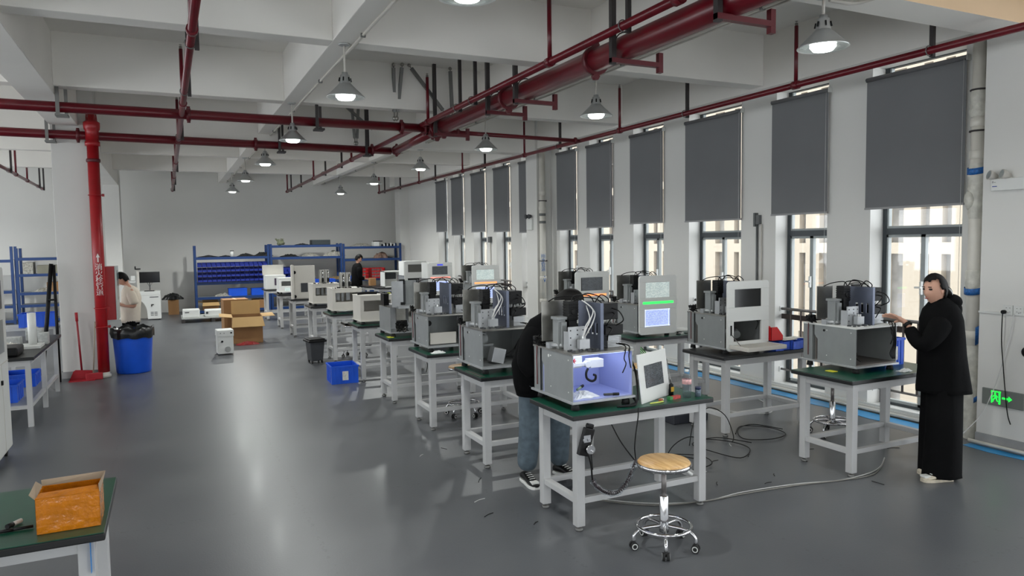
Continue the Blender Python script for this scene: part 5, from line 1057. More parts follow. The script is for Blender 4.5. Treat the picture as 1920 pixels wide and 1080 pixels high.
# second bench behind with blue crate and black rail
t = thing('rear_bench', 'second bench behind the left bench carrying a blue crate', 'bench', (-2.53, 12.6, 0)); bxo('benchtop', ALU, t, (0, 1.0, 0, 0.7, 0.74, 0.77)); 
for xx in (0.02, 0.94):
    for yy in (0.02, 0.64): bxo('leg', LEGW, t, (xx, xx+0.04, yy, yy+0.04, 0, 0.74))
crate(-2.04, 12.75, 0.771, 0.46, 0.34, 0.2, 'blue crate on the second bench by the white column', labelside=False)
t = thing('black_rack_rail', 'tall black metal A-frame leaning near the white column', 'frame', (-1.72, 12.9, 0.0)); t.location = (-1.61, 12.2, 0.0)
bm = bmesh.new(); tube(bm, [(-0.1, 0, 0.0), (0.08, 0.1, 1.72)], 0.03, 6); tube(bm, [(0.12, 0, 0.0), (0.11, 0.1, 1.7)], 0.022, 6); tube(bm, [(-0.03, 0.03, 0.6), (0.12, 0.03, 0.6)], 0.015, 6); tube(bm, [(0.03, 0.03, 1.2), (0.11, 0.03, 1.2)], 0.015, 6); link('rails', bm, BLKP, t)

# ------------------------------------------------------------ blue racks
def rack(x0, x1, y0, y1, h, levels, lab):
    t = thing('storage_rack', lab, 'rack', (x0, y0, 0)); W, D = x1-x0, y1-y0
    for xx in (0, W-0.06):
        for yy in (0, D-0.06): bxo('upright', BLUE, t, (xx, xx+0.06, yy, yy+0.06, 0, h))
    for z in levels:
        s = bxo('shelf', mat('shelf_grey', (120, 126, 134), .5), t, (0.06, W-0.06, 0.03, D-0.03, z-0.01, z))
        bxo('front_beam', BLUE, s, (0.06, W-0.06, 0.0, 0.03, z-0.07, z+0.002))
    return t
Y0, Y1 = 22.25, 22.85
rack(0.66, 2.70, Y0, Y1, 1.95, (0.10, 0.48, 0.90, 1.62), 'blue storage rack left of centre, filled with rows of small blue bins')
rack(2.72, 4.84, Y0, Y1, 1.97, (0.10, 0.48, 0.86, 1.58, 1.93), 'tallest middle blue storage rack behind the left row')
rack(4.86, 6.72, Y0, Y1, 1.95, (0.10, 0.48, 0.86, 1.48, 1.86), 'right blue storage rack behind the person in black')
rack(-3.55, -1.75, Y0, Y1, 1.95, (0.10, 0.48, 0.80, 1.28, 1.70), 'blue storage rack seen left of the white column')
rack(-5.6, -3.6, Y0, Y1, 2.0, (0.10, 0.48, 0.86, 1.66), 'blue storage rack cut off by the left edge')
def hopper(w, d, h):
    bm = bmesh.new(); th = 0.004; pr = [(0, 0), (d, 0), (d, h), (d*0.35, h), (0, h*0.45)]
    prism(bm, pr, 0, th, axis='x'); prism(bm, pr, w-th, w, axis='x'); box(bm, 0, w, 0, d, 0, th); box(bm, 0, w, d-th, d, 0, h); box(bm, 0, w, 0, th, 0, h*0.45)
    box(bm, 0.01, w-0.01, -0.006, 0, h*0.40, h*0.48)
    me = link('picking_bin', bm, NAVY); return me
hb = hopper(0.118, 0.2, 0.13); hused = False
def place_bin(x, y, z, lab, grp):
    global hused
    o = hb if not hused else hb.copy()
    if hused: C.objects.link(o)
    hused = True; o.location = (x, y, z); tag(o, lab, 'bin', grp); return o
for r in range(4):
    for k in range(15):
        place_bin(0.74+k*0.126, 22.18+0.06*r*0, 0.902+0.012+r*0.142, ['small blue picking bin in the bottom row on the left rack', 'small blue picking bin in the second row up on the left rack', 'small blue picking bin in the third row up on the left rack', 'small blue picking bin in the top row on the left rack'][r], 'small blue bins, row %s of the left rack' % ['one', 'two', 'three', 'four'][r])
for r in range(2):
    for k in range(9):
        place_bin(2.85+k*0.126, 22.2, 0.862+0.08+r*0.142, ['small blue picking bin in the lower row on the middle rack', 'small blue picking bin in the upper row on the middle rack'][r], 'small blue bins, %s row of the middle rack' % ['lower', 'upper'][r])
t = thing('bin_carrier', 'low navy stand holding the bins of the middle rack', 'stand', (2.82, 22.25, 0.862)); bxo('base', NAVY, t, (0, 1.2, 0, 0.3, 0, 0.075)); bxo('back', NAVY, t, (0, 1.2, 0.32, 0.33, 0, 0.42))
crate(1.55, 22.3, 0.481, 0.5, 0.3, 0.22, 'blue crate on the low shelf of the left rack, left of the black frame', labelside=False)
crate(2.18, 22.3, 0.481, 0.35, 0.3, 0.2, 'blue crate on the low shelf of the left rack, right of the black frame', labelside=False)
crate(3.5, 19.9, 0.80, 0.62, 0.4, 0.19, 'bright blue crate on a table in front of the middle rack', labelside=False)
o = copy_tree(TB); o.location = (3.30, 19.75, 0); o['label'] = 'dark-topped table in front of the middle rack, carrying the bright blue crate'
carton(0.85, 22.3, 0.101, 0.42, 0.4, 0.22, 'open brown box on the lowest shelf of the left rack', 0, True, fl=0.12); carton(2.2, 22.3, 0.101, 0.45, 0.4, 0.25, 'closed brown box on the lowest shelf at the right end of the left rack', 0, False)
carton(1.5, 22.3, 0.101, 0.4, 0.4, 0.2, 'flat brown box in the middle of the lowest shelf of the left rack', 0, False)
BLKC = mat('black_clutter', (26, 27, 27), .6, scale=30, var=.4)
GREYC = mat('grey_clutter', (150, 148, 140), .5, scale=26, var=.4, bump=.8)
random.seed(44)
clut = [(0.8, 1.62, 0.5, 0.06, BLKC, 'flat black tray and parts on the top of the left rack'), (1.35, 1.62, 0.35, 0.05, BLKC, 'low black cable pile left of the white jug on the left rack'), (1.85, 1.62, 0.45, 0.11, BLKC, 'black cable heap right of the white jug on the left rack'), (2.3, 1.62, 0.5, 0.15, BLKC, 'tallest black cable heap at the right end of the left rack top'),
        (3.05, 1.58, 0.5, 0.1, BLKC, 'dark parts on the upper shelf of the middle rack'), (3.7, 1.58, 0.45, 0.12, GREYC, 'pale plastic bags on the upper shelf of the middle rack'), (4.35, 1.58, 0.6, 0.2, GREYC, 'big heap of pale bags at the right of the middle rack shelf'),
        (5.2, 1.86, 0.6, 0.12, GREYC, 'grey film roll heap on the top left of the right rack'), (6.2, 1.48, 0.3, 0.05, BLKC, 'small dark parts on the upper shelf of the right rack'), (5.9, 1.48, 0.45, 0.24, mat('brown_clutter', (120, 96, 84), .6, scale=24, var=.4), 'brown and white heap above the person in black'), (1.2, 0.48, 0.5, 0.12, GREYC, 'clear bagged tubes on the low shelf of the left rack'), (3.5, 1.93, 0.4, 0.06, BLKC, 'row of small black parts on the top of the middle rack'),
        (6.3, 0.86, 0.6, 0.1, BLKC, 'dark parts on the waist-high shelf of the right rack'), (5.1, 0.86, 0.4, 0.16, mat('blue_clutter', (40, 80, 170), .5, scale=20, var=.5), 'blue and grey oddments at the left of the right rack shelf'), (4.4, 0.86, 0.5, 0.1, mat('brown_boards', (126, 104, 70), .7), 'brown boards on the waist-high shelf of the middle rack'),
        (-3.2, 0.80, 0.5, 0.12, GREYC, 'pale bagged parts on the middle shelf left of the column'), (-2.4, 1.70, 0.5, 0.06, BLKC, 'dark parts on the top shelf left of the column')]
for i, (x, z, w_, h_, m, l) in enumerate(clut):
    crumple('parts_heap', x+w_/2, 22.5, z+0.001, w_, 0.4, h_, m, l, 'parts', 50+i, sub=10)
bm = bmesh.new(); random.seed(9)
for k in range(24): a, b = rr3(0, 6.28), rr3(0.1, 0.5); tube(bm, [(3.05, 22.45, 1.935), (3.05+math.cos(a)*b*.3, 22.45+math.sin(a)*b*.2, 1.99+b*.3)], [0.012, 0.02], 5)
blob(bm, (3.05, 22.45, 2.0), 0.09, (1.2, 1, .9), 2, jit=.25); tag(link('dried_plant', bm, mat('dry_leaf', (120, 124, 100), .8, scale=30, var=.4)), 'tuft of grey green foliage on top of the middle rack', 'plant')
tag(bxo('storage_box', mat('dark_box', (38, 48, 52), .5), None, (3.95, 4.5, 22.3, 22.7, 1.931, 2.08), bevel=0.01), 'long dark box on the top of the middle rack', 'box')
tag(bxo('storage_box', PANW, None, (5.85, 6.02, 22.3, 22.6, 1.861, 2.0)), 'white box on the top of the right rack', 'box')
tag(bxo('storage_box', BLKC, None, (5.9, 6.14, 22.32, 22.6, 2.001, 2.03)), 'black tray on the white box atop the right rack', 'tray')
t = thing('jug', 'small white jug between the black heaps on the left rack', 'jug', (1.68, 22.35, 1.621)); bm = bmesh.new(); lathe(bm, [(0, 0), (0.05, 0), (0.05, 0.12), (0.03, 0.16), (0, 0.16)]); link('jug_body', bm, PANW, t); bxo('spout', BLKP, t, (-0.05, 0.05, -0.01, 0.01, 0.16, 0.18))
for k in range(8):
    x = 6.1+(k % 8)*0.055; tag(bxo('small_roll', [BLKP, PANW][k % 2], None, (x, x+0.045, 22.3, 22.36, 1.861, 1.92+0.02*(k % 3))), 'small black or white roll in the line on the right rack top', 'roll', 'rolls on top of the right rack')
t = thing('red_crate', 'pair of red openwork crates behind the person in black', 'crate', (5.2, 22.2, 0.861))
for x in (0, 0.52): 
    bm = bmesh.new()
    for k in range(6): box(bm, x+k*0.085, x+k*0.085+0.015, 0, 0.012, 0, 0.32)
    for z in (0, 0.1, 0.2, 0.3): box(bm, x, x+0.44, 0, 0.012, z, z+0.02); box(bm, x, x+0.44, 0.35, 0.362, z, z+0.02)
    box(bm, x, x+0.012, 0, 0.36, 0, 0.32); box(bm, x+0.428, x+0.44, 0, 0.36, 0, 0.32); link('crate_body', bm, RED, t)
for k, (x, w_, h_, m, l) in enumerate(((-3.4, 0.22, 0.3, GREYC, 'grey carton at the left of the shelf beyond the column'), (-3.1, 0.5, 0.22, mat('olive_box', (120, 118, 104), .6), 'olive grey box in the middle of the shelf beyond the column'), (-2.55, 0.5, 0.36, PANW, 'big white carton on the shelf beyond the column'))):
    tag(bxo('storage_box', m, None, (x, x+w_, 22.3, 22.7, 1.281, 1.281+h_)), l, 'box')
carton(-2.9, 22.3, 0.801, 0.6, 0.4, 0.25, 'brown box on the middle shelf beyond the column', 0, False)
carton(-2.3, 22.3, 1.701, 0.4, 0.3, 0.12, 'dark printed box on the top shelf beyond the column', 0, False)

# ------------------------------------------------------------ marking machine and monitor
t = thing('marking_machine', 'white laser marking desk with arched kneehole by the back wall', 'machine', (-1.05, 21.3, 0))
bxo('desk_top', PANW, t, (0, 0.83, 0, 0.6, 0.66, 0.76), bevel=0.01); bxo('side_cabinet', PANW, t, (0.52, 0.83, 0, 0.6, 0.03, 0.66)); bxo('left_cabinet', PANW, t, (0, 0.05, 0, 0.6, 0.03, 0.66)); bxo('back_board', OFFW, t, (0.05, 0.52, 0.3, 0.31, 0.03, 0.66))
bm = bmesh.new(); pts = [(0.52, 0.66), (0.05, 0.66), (0.05, 0.62)]+[(0.05+0.0, 0.62)]+[(0.12+0.38*math.sin(a*PI/16), 0.2+0.42*math.cos(a*PI/16)) for a in range(9)]+[(0.51, 0.03), (0.52, 0.03)]
prism(bm, pts, 0.0, 0.02); link('arch_panel', bm, PANW, t)
bxo('door_lock', BLKP, t, (0.6, 0.66, -0.012, 0, 0.4, 0.42), (0.6, 0.62, -0.012, 0, 0.36, 0.42)); bxo('vents', GREYP, t, *[(0.58+c*0.09, 0.65+c*0.09, -0.004, 0, 0.12+r*0.04, 0.135+r*0.04) for r in range(3) for c in range(2)]); bxo('printed_title', GREYP, t, (0.57, 0.78, -0.003, 0, 0.6, 0.62))
bxo('laser_column', OFFW, t, (0.28, 0.34, 0.25, 0.33, 0.76, 1.34), bevel=0.003); bxo('laser_head', BLKP, t, (0.24, 0.38, 0.22, 0.3, 1.34, 1.37), (0.24, 0.27, 0.2, 0.24, 1.37, 1.43)); bxo('control_box', PANW, t, (0.14, 0.24, 0.25, 0.3, 1.06, 1.18), (0.1, 0.26, 0.28, 0.32, 1.0, 1.04))
bxo('feet', BLKP, t, (0.02, 0.06, 0.02, 0.06, 0, 0.03), (0.76, 0.8, 0.02, 0.06, 0, 0.03), (0.02, 0.06, 0.5, 0.54, 0, 0.03), (0.76, 0.8, 0.5, 0.54, 0, 0.03))
t = thing('monitor', 'black flat monitor standing on the white marking desk', 'monitor', (-0.47, 21.62, 0.761)); bxo('screen', SCRK, t, (-0.25, 0.25, -0.02, 0.01, 0.22, 0.51), bevel=0.004); bm = bmesh.new(); tube(bm, [(0, 0.0, 0.24), (0, 0.02, 0.02)], 0.012, 8); tube(bm, [(-0.06, 0.0, 0.22), (0, 0.02, 0.1), (0.06, 0, 0.22)], 0.006, 6); link('stand', bm, GREYP, t); bxo('base', OFFW, t, (-0.14, 0.14, -0.08, 0.1, 0, 0.015))
tag(bxo('keyboard', BLKP, None, (-0.6, -0.36, 21.38, 21.48, 0.761, 0.78)), 'black keyboard before the monitor on the marking desk', 'keyboard')

# ------------------------------------------------------------ wall fittings on the near column
XC = 6.737
t = thing('emergency_light', 'white twin-spot emergency light on the near column', 'emergency light', (XC, 4.0, 2.34))
bxo('casing', PANW, t, (-0.045, 0, -0.26, 0.02, 0.0, 0.105), bevel=0.004)
bxo('blue_bar', mat('blue_bar', (60, 80, 150), .4), t, (-0.0465, -0.045, -0.035, 0.005, 0.035, 0.043)); text('brand_mark', 'D', 0.022, GREYP, t, pos(-0.0465, 0.0, 0.07) @ FACE_MX); bxo('brand_line', GREYP, t, (-0.0465, -0.045, -0.025, -0.01, 0.073, 0.076))
for y in (-0.02, -0.13):
    bm = bmesh.new(); tube(bm, [(-0.02, y, 0.12), (-0.06, y+0.03, 0.14), (-0.075, y+0.04, 0.145)], [0.02, 0.04, 0.043], 16, 0); tube(bm, [(-0.0755, y+0.0403, 0.1452), (-0.078, y+0.042, 0.146)], 0.036, 16, 1); tube(bm, [(-0.02, y-.01, 0.10), (-0.02, y, 0.12)], 0.014, 8, 0); link('lamp_head', bm, [OFFW, CLEAR], t)
t = thing('socket_strip', 'double white wall socket on the near column with a black plug', 'socket', (XC, 3.905, 1.235))
for k, y in enumerate((-0.086, -0.175)):
    bm = bmesh.new(); box(bm, -0.012, 0, y, y+0.084, 0, 0.086)
    for dy, dz in ((0.02, 0.06), (0.05, 0.06), (0.02, 0.025), (0.05, 0.03), (0.035, 0.02)): box(bm, -0.013, -0.012, y+dy, y+dy+0.008, dz, dz+0.004, 1)
    link('socket_plate', bm, [PANW, BLKP], t)
bxo('trunking', PANW, t, (-0.015, 0, 0.0, 0.21, 0.0, 0.018))
t = thing('power_cord', 'black plug and power cord hanging from the wall socket', 'cord', (XC-0.014, 3.885, 1.26)); bm = bmesh.new(); tube(bm, [(0, 0, 0.0), (-0.03, 0, 0)], 0.018, 12); link('plug', bm, BLKP, t)
tubo('lead', WIRE, t, spline([(-0.03, 0, -0.01), (-0.035, 0.0, -0.15), (-0.02, 0.005, -0.3), (-0.02, -0.01, -0.45), (-0.02, -0.03, -0.65), (-0.02, -0.06, -0.9), (-0.02, -0.09, -1.0)], 5), 0.005, 6)
t = thing('wall_cable', 'thin white cable drooping from the sockets down to the floor', 'cable', (XC-0.02, 3.80, 1.25)); tubo('lead', WCAB, t, spline([(0, 0, 0), (-0.01, 0.02, -0.15), (-0.01, 0.07, -0.4), (-0.03, 0.14, -0.7), (-0.08, 0.22, -0.95), (-0.2, 0.33, -1.16), (-0.35, 0.3, -1.24)], 5), 0.0045, 6)
bm = bmesh.new(); tube(bm, [(-0.35, 0.3, -1.235), (-0.41, 0.28, -1.235)], 0.013, 8); link('black_plug', bm, BLKP, t)
t = thing('exit_sign', 'grey exit sign with green running man and arrow low on the near column', 'sign', (XC, 4.06, 0.40))
bxo('sign_plate', mat('sign_grey', (112, 116, 112), .45), t, (-0.02, 0, -0.36, 0.0, 0.0, 0.15), bevel=0.006)
GE = mat('sign_green', (30, 240, 70), .4, emit=1.3, ecol=(30, 240, 70))
bm = bmesh.new(); q0, q1 = -0.023, -0.0205
for b in ((-0.165, -0.150, 0.025, 0.135), (-0.095, -0.085, 0.025, 0.135), (-0.165, -0.085, 0.125, 0.135), (-0.165, -0.15, 0.02, 0.03)): box(bm, q0, q1, b[0], b[1], b[2], b[3])
def gp(pts): prism(bm, pts, q0, q1, axis='x')
tube(bm, [(q0, -0.118, 0.112), (q1, -0.118, 0.112)], 0.008, 12)
gp([(-0.112, 0.1), (-0.128, 0.098), (-0.135, 0.07), (-0.12, 0.068)]); gp([(-0.112, 0.1), (-0.1, 0.085), (-0.104, 0.08), (-0.118, 0.092)]); gp([(-0.125, 0.1), (-0.145, 0.085), (-0.142, 0.079), (-0.122, 0.092)])
gp([(-0.122, 0.072), (-0.108, 0.05), (-0.1, 0.055), (-0.116, 0.078)]); gp([(-0.108, 0.052), (-0.104, 0.035), (-0.097, 0.036), (-0.1, 0.054)]); gp([(-0.134, 0.072), (-0.14, 0.048), (-0.133, 0.046), (-0.125, 0.07)]); gp([(-0.14, 0.05), (-0.147, 0.046), (-0.145, 0.04), (-0.134, 0.045)])
for v in bm.verts: v.co.y += 0.0
link('running_man', bm, GE, t)
bm = bmesh.new(); box(bm, q0, q1, -0.235, -0.18, 0.072, 0.088); prism(bm, [(-0.235, 0.055), (-0.235, 0.105), (-0.265, 0.08)], q0, q1, axis='x'); link('arrow', bm, GE, t)
bm = bmesh.new(); lathe(bm, [(0.02, 0), (0.045, 0), (0.05, 0.01), (0.02, 0.015)], n=16); o = link('cable_reel', bm, BLKP, None, (6.72, 3.69, 0.92)); o.rotation_euler = (0, PI/2, 0); tag(o, 'small black cable coil hooked on the near column', 'cable')
# fittings on mid column and walls
t = thing('emergency_light', 'small twin-spot emergency light on the middle wall column', 'emergency light', (XC, 13.2, 2.18)); bxo('casing', PANW, t, (-0.04, 0, -0.12, 0.12, 0, 0.22), bevel=.004)
for y in (-0.07, 0.07):
    bm = bmesh.new(); tube(bm, [(-0.02, y, 0.28), (-0.08, y, 0.27)], [0.025, 0.05], 12); link('lamp_head', bm, GREYP, t)
t = thing('wall_switch_box', 'grey switch box with a drop conduit on the wall between two blinds', 'switch box', (XW, 7.22, 2.18)); bxo('box', mat('dk_switch', (96, 98, 98), .5), t, (-0.05, 0, -0.06, 0.04, -0.05, 0.07), (-0.06, 0, 0.0, 0.03, -0.08, 0.1)); tubo('conduit', mat('dk_switch', (96, 98, 98), .5), t, [(-0.02, 0.0, -0.05), (-0.02, 0.0, -1.4)], 0.014, 8); tubo('conduit', OFFW, t, [(-0.02, -0.08, -0.05), (-0.02, -0.08, -1.4)], 0.010, 8)
t = thing('wall_switch_box', 'small grey switch box between the far blinds', 'switch box', (XW, 15.95, 2.0)); bxo('box', mat('dk_switch', (96, 98, 98), .5), t, (-0.06, 0, -0.06, 0.06, -0.07, 0.07)); tubo('conduit', OFFW, t, [(-0.02, 0.0, -0.05), (-0.02, 0.0, -1.2)], 0.012, 8)
for y, l in ((7.2, 'white wall socket behind the closed machine with green strip'), (8.9, 'white wall socket on the pier further along the window wall')): tag(bxo('wall_socket', PANW, None, (XW-0.012, XW, y, y+0.086, 0.95, 1.036)), l, 'socket')

# ------------------------------------------------------------ people
def skinmesh(verts, edges, rads, root=0, sub=2):
    me = bpy.data.meshes.new('tmp'); me.from_pydata([tuple(v) for v in verts], edges, [])
    o = bpy.data.objects.new('tmp', me); C.objects.link(o)
    sk = o.modifiers.new('s', 'SKIN'); sk.use_smooth_shade = True
    ld = me.skin_vertices[0].data
    for i, r in enumerate(rads):
        rr_ = r if isinstance(r, tuple) else (r, r); ld[i].radius = rr_; ld[i].use_root = (i == root)
    o.modifiers.new('u', 'SUBSURF').levels = sub
    dg = bpy.context.evaluated_depsgraph_get(); out = bpy.data.meshes.new_from_object(o.evaluated_get(dg)); bpy.data.objects.remove(o)
    return out
class Sk:
    def __init__(s): s.v = []; s.e = []; s.r = []
    def add(s, p, r, par=None):
        s.v.append(Vector(p)); s.r.append(r); i = len(s.v)-1
        if par is not None: s.e.append((par, i))
        return i
    def chain(s, pts, par=None):
        for p in pts: par = s.add(p[:3], p[3], par)
        return par
    def bm(s, sub=2, bm=None, mi=0):
        me = skinmesh(s.v, s.e, s.r, 0, sub); bm = bm or bmesh.new(); n0 = len(bm.faces); bm.from_mesh(me)
        bm.faces.ensure_lookup_table()
        for f in bm.faces[n0:]: f.material_index = mi; f.smooth = True
        return bm
def head(bm, c, yawd, pitchd, h=0.23, mi_skin=0, mi_eye=1, mi_lip=2):
    """head facing +X before rotation; h = chin to crown"""
    Rm = Matrix.Rotation(math.radians(yawd), 3, 'Z') @ Matrix.Rotation(math.radians(pitchd), 3, 'Y'); c = Vector(c)
    g = bmesh.ops.create_icosphere(bm, subdivisions=4, radius=1.0)
    for v in g['verts']:
        x, y, z = v.co; X = x*0.085; Y = y*(0.074-0.016*max(0, -z)**1.3*(1 if x > 0 else .4)); Z = z*h/2
        if x > 0:
            X -= 0.012*max(0, 1-abs(z-0.05)*6)*max(0, 1-abs(abs(y)-0.4)*4)       # eye sockets
            X += 0.022*max(0, 1-abs(y)*6)*max(0, 1-abs(z+0.22)*3.6)               # nose
            X += 0.007*max(0, 1-abs(y)*3.5)*max(0, 1-abs(z+0.55)*7)               # lips
            X += 0.008*max(0, 1-abs(y)*3)*max(0, 1-abs(z+0.88)*5)                 # chin
            X -= 0.006*max(0, -z-0.2)
        v.co = c+Rm @ Vector((X, Y, Z))
    for f in g['verts'][0].link_faces: pass
    fs = set(f for v in g['verts'] for f in v.link_faces)
    for f in fs: f.smooth = True; f.material_index = mi_skin
    for s in (-1, 1):
        n0 = set(bm.faces)
        blob(bm, (0, 0, 0), 1, (0.012, 0.016, 0.008), 2, mi_eye)
        for v in [v for f in set(bm.faces)-n0 for v in f.verts]: v.tag = True
        for v in bm.verts:
            if v.tag: v.co = c+Rm @ (v.co+Vector((0.071, s*0.030, 0.008))); v.tag = False
        blob(bm, (0, 0, 0), 1, (0.014, 0.006, 0.03), 2, mi_skin)
        n1 = [v for v in bm.verts][-42:]
        for v in n1: v.co = c+Rm @ (v.co+Vector((-0.002, s*0.074, -0.005)))
        n0 = len(bm.verts); box(bm, 0.074, 0.082, s*0.03-0.014, s*0.03+0.014, 0.024, 0.029, 3)
        for v in list(bm.verts)[n0:]: v.co = c+Rm @ v.co
    n0 = len(bm.verts); blob(bm, (0.083, 0, -0.063), 1, (0.006, 0.02, 0.006), 2, mi_lip)
    for v in list(bm.verts)[n0:]: v.co = c+Rm @ v.co
    return Rm
def hair(c, yawd, pitchd, par, h=0.23, bun=None, fringe=0.35, vol=1.08, side=0.1):
    Rm = Matrix.Rotation(math.radians(yawd), 3, 'Z') @ Matrix.Rotation(math.radians(pitchd), 3, 'Y'); c = Vector(c)
    bm = bmesh.new(); g = bmesh.ops.create_icosphere(bm, subdivisions=4, radius=1.0); random.seed(5)
    kill = []
    for v in list(bm.verts):
        x, y, z = v.co
        if (x > 0.30 and z < fringe+0.25*y*y) or (x > -0.15 and z < -0.05-side*0) or z < -0.62: kill.append(v)
        k = vol*(1+rr3(-.012, .012)); v.co = c+Rm @ Vector((x*0.09*k, y*0.082*k, z*h/2*k+0.004))
    bmesh.ops.delete(bm, geom=kill, context='VERTS')
    bmesh.ops.solidify(bm, geom=list(bm.faces), thickness=0.006)
    if bun:
        p = c+Rm @ Vector(bun[0]); tube(bm, spline([p+Vector(q) for q in bun[1]], 4), bun[2], 10)
    for f in bm.faces: f.smooth = True
    return link('hair', bm, HAIR, par)
def add_hand(sk, wi, wrist, d, n, spread=0.5, curl=0.3, L=0.175):
    """palm + four fingers + thumb from skeleton vertex wi. d: pointing direction, n: palm normal (towards palm side)"""
    d = Vector(d).normalized(); n = Vector(n).normalized(); s = d.cross(n).normalized(); w = Vector(wrist)
    p1 = sk.add(w+d*L*0.22, (0.026, 0.016), wi); 
    fl = [0.42, 0.47, 0.44, 0.35]
    for k in range(4):
        off = (k-1.5)
        kb = w+d*L*0.5+s*off*0.019; a = sk.add(kb, 0.0105, p1); cur = kb; dd = (d+s*off*0.12*spread*2).normalized(); par = a
        for j, fr in enumerate((0.45, 0.32, 0.23)):
            ang = curl*(j+0.6)*0.8; dj = (dd*math.cos(ang)+n*math.sin(ang)).normalized(); cur = cur+dj*L*fl[k]*fr*1.25; par = sk.add(cur, 0.0088-0.0012*j, par)
    tb = w+d*L*0.16-s*0.022; a = sk.add(tb, 0.0125, p1); cur = tb; par = a
    for j in range(2):
        dj = (d*0.75-s*0.75+n*(0.3+0.3*j)).normalized(); cur = cur+dj*L*0.17; par = sk.add(cur, 0.0105-0.001*j, par)
def shoe(par, p, ang, m, sole, L=0.26, name='shoe', lacem=None):
    """p = heel ground point, ang = toe direction in degrees"""
    bm = bmesh.new(); n = 9; R = []
    prof = [(0.0, 0.030, 0.075), (0.04, 0.036, 0.088), (0.09, 0.036, 0.085), (0.13, 0.040, 0.072), (0.17, 0.045, 0.058), (0.21, 0.045, 0.048), (0.245, 0.034, 0.038), (0.26, 0.015, 0.028)]
    for x, wd, ht in prof:
        ring = []
        for k in range(12):
            a = 2*PI*k/12; yy = wd*math.cos(a); zz = 0.018+max(0, (math.sin(a)*0.5+0.5))*(ht-0.018)
            ring.append(bm.verts.new((x*L/0.26, yy, zz)))
        R.append(ring)
    for a, b in zip(R, R[1:]):
        for k in range(12): f = bm.faces.new((a[k], a[(k+1) % 12], b[(k+1) % 12], b[k])); f.smooth = True
    bm.faces.new(R[0][::-1]); bm.faces.new(R[-1])
    o = link(name, bm, m, par); o.location = p; o.rotation_euler = (0, 0, math.radians(ang))
    bm = bmesh.new(); out = [(x*L/0.26, wd+0.004) for x, wd, _ in prof]; poly = [(x, y) for x, y in out]+[(x, -y) for x, y in out[::-1]]
    prism(bm, poly, 0.0, 0.024, axis='z'); link('sole', bm, sole, o, bevel=0.003)
    if lacem:
        bm = bmesh.new()
        for k in range(4): x = 0.10+k*0.025; box(bm, x, x+0.009, -0.024, 0.024, 0.085-k*0.008, 0.09-k*0.008)
        box(bm, 0.19, 0.245, -0.03, 0.03, 0.035, 0.053); link('laces', bm, lacem, o, bevel=0.003)
    return o
PM = [SKIN, EYE, LIP, HAIR]
# --- woman in black, local x runs across the view, local -y towards the camera side
W = thing('person', 'woman in a black hooded coat and wide black trousers reaching to the machine', 'person', (5.56, 3.695, 0), -0.446)
sk = Sk(); r = sk.add((0.02, 0, 0.88), (0.12, 0.10)); ch = sk.chain([(0.01, 0, 1.08, (0.10, 0.1)), (0.0, 0, 1.28, (0.11, 0.11))], r); nk = sk.chain([(-0.01, 0, 1.38, 0.05), (-0.03, 0.0, 1.46, 0.045)], ch)
lsh = sk.add((-0.03, -0.08, 1.28), 0.035, ch); le = sk.chain([(-0.20, -0.13, 1.11, 0.026), (-0.235, -0.10, 1.12, 0.024)], lsh); lw = sk.chain([(-0.268, -0.04, 1.21, 0.022), (-0.285, 0.0, 1.265, 0.02)], le)
add_hand(sk, lw, (-0.285, 0.0, 1.265), (-0.85, 0.25, 0.42), (-0.45, -0.25, -0.85), 0.9, 0.22, 0.165)
rsh = sk.add((0.03, 0.08, 1.28), 0.035, ch); re = sk.chain([(0.05, 0.21, 1.08, 0.026), (0.06, 0.22, 0.95, 0.022), (0.06, 0.22, 0.88, 0.02)], rsh); add_hand(sk, re, (0.06, 0.22, 0.88), (0.0, 0.0, -1), (0, 1, 0), 0.3, 0.3, 0.16)
for sg, x in ((-0.08, 0.0), (0.08, 0.04)): sk.chain([(x, sg, 0.80, 0.08), (x, sg, 0.45, 0.055), (x+0.01, sg, 0.09, 0.04)], r)
bm = sk.bm(2); hc = (-0.06, -0.005, 1.52); head(bm, hc, 196, 3, 0.235); link('body', bm, PM, W)
hair(hc, 196, 3, W, 0.235, fringe=0.48, vol=1.10, bun=((-0.085, 0.0, -0.01), [(0, 0, 0), (0.03, 0, -0.01), (0.045, 0.0, -0.05), (0.05, 0, -0.12), (0.05, 0, -0.2)], [0.036]*4+[0.034]*8+[0.026]*4+[0.01]))
bm = bmesh.new(); lathe(bm, [(0.034, -0.004), (0.038, -0.004), (0.038, 0.004), (0.034, 0.004)], n=14); o = link('hair_tie', bm, PANW, W, (0.045, -0.02, 1.505)); o.rotation_euler = (0, 1.0, 0)
bm = bmesh.new(); loft(bm, [(0.035, 0, 0.70, 0.200, 0.18), (0.03, 0, 0.74, 0.198, 0.18), (0.02, 0, 0.88, 0.180, 0.175), (0.012, 0, 1.0, 0.170, 0.17), (0.008, 0, 1.15, 0.160, 0.17), (0.0, 0, 1.28, 0.150, 0.175), (0.0, 0, 1.36, 0.128, 0.15), (0.005, 0, 1.41, 0.10, 0.11), (0.0, 0, 1.445, 0.07, 0.075), (-0.005, 0, 1.455, 0.05, 0.055)], 28)
for v in bm.verts:
    a = math.atan2(v.co.y, v.co.x); k = max(0, (1.2-v.co.z))*0.02; v.co.x += math.cos(a)*k*math.sin(a*7); v.co.y += math.sin(a)*k*math.sin(a*7)
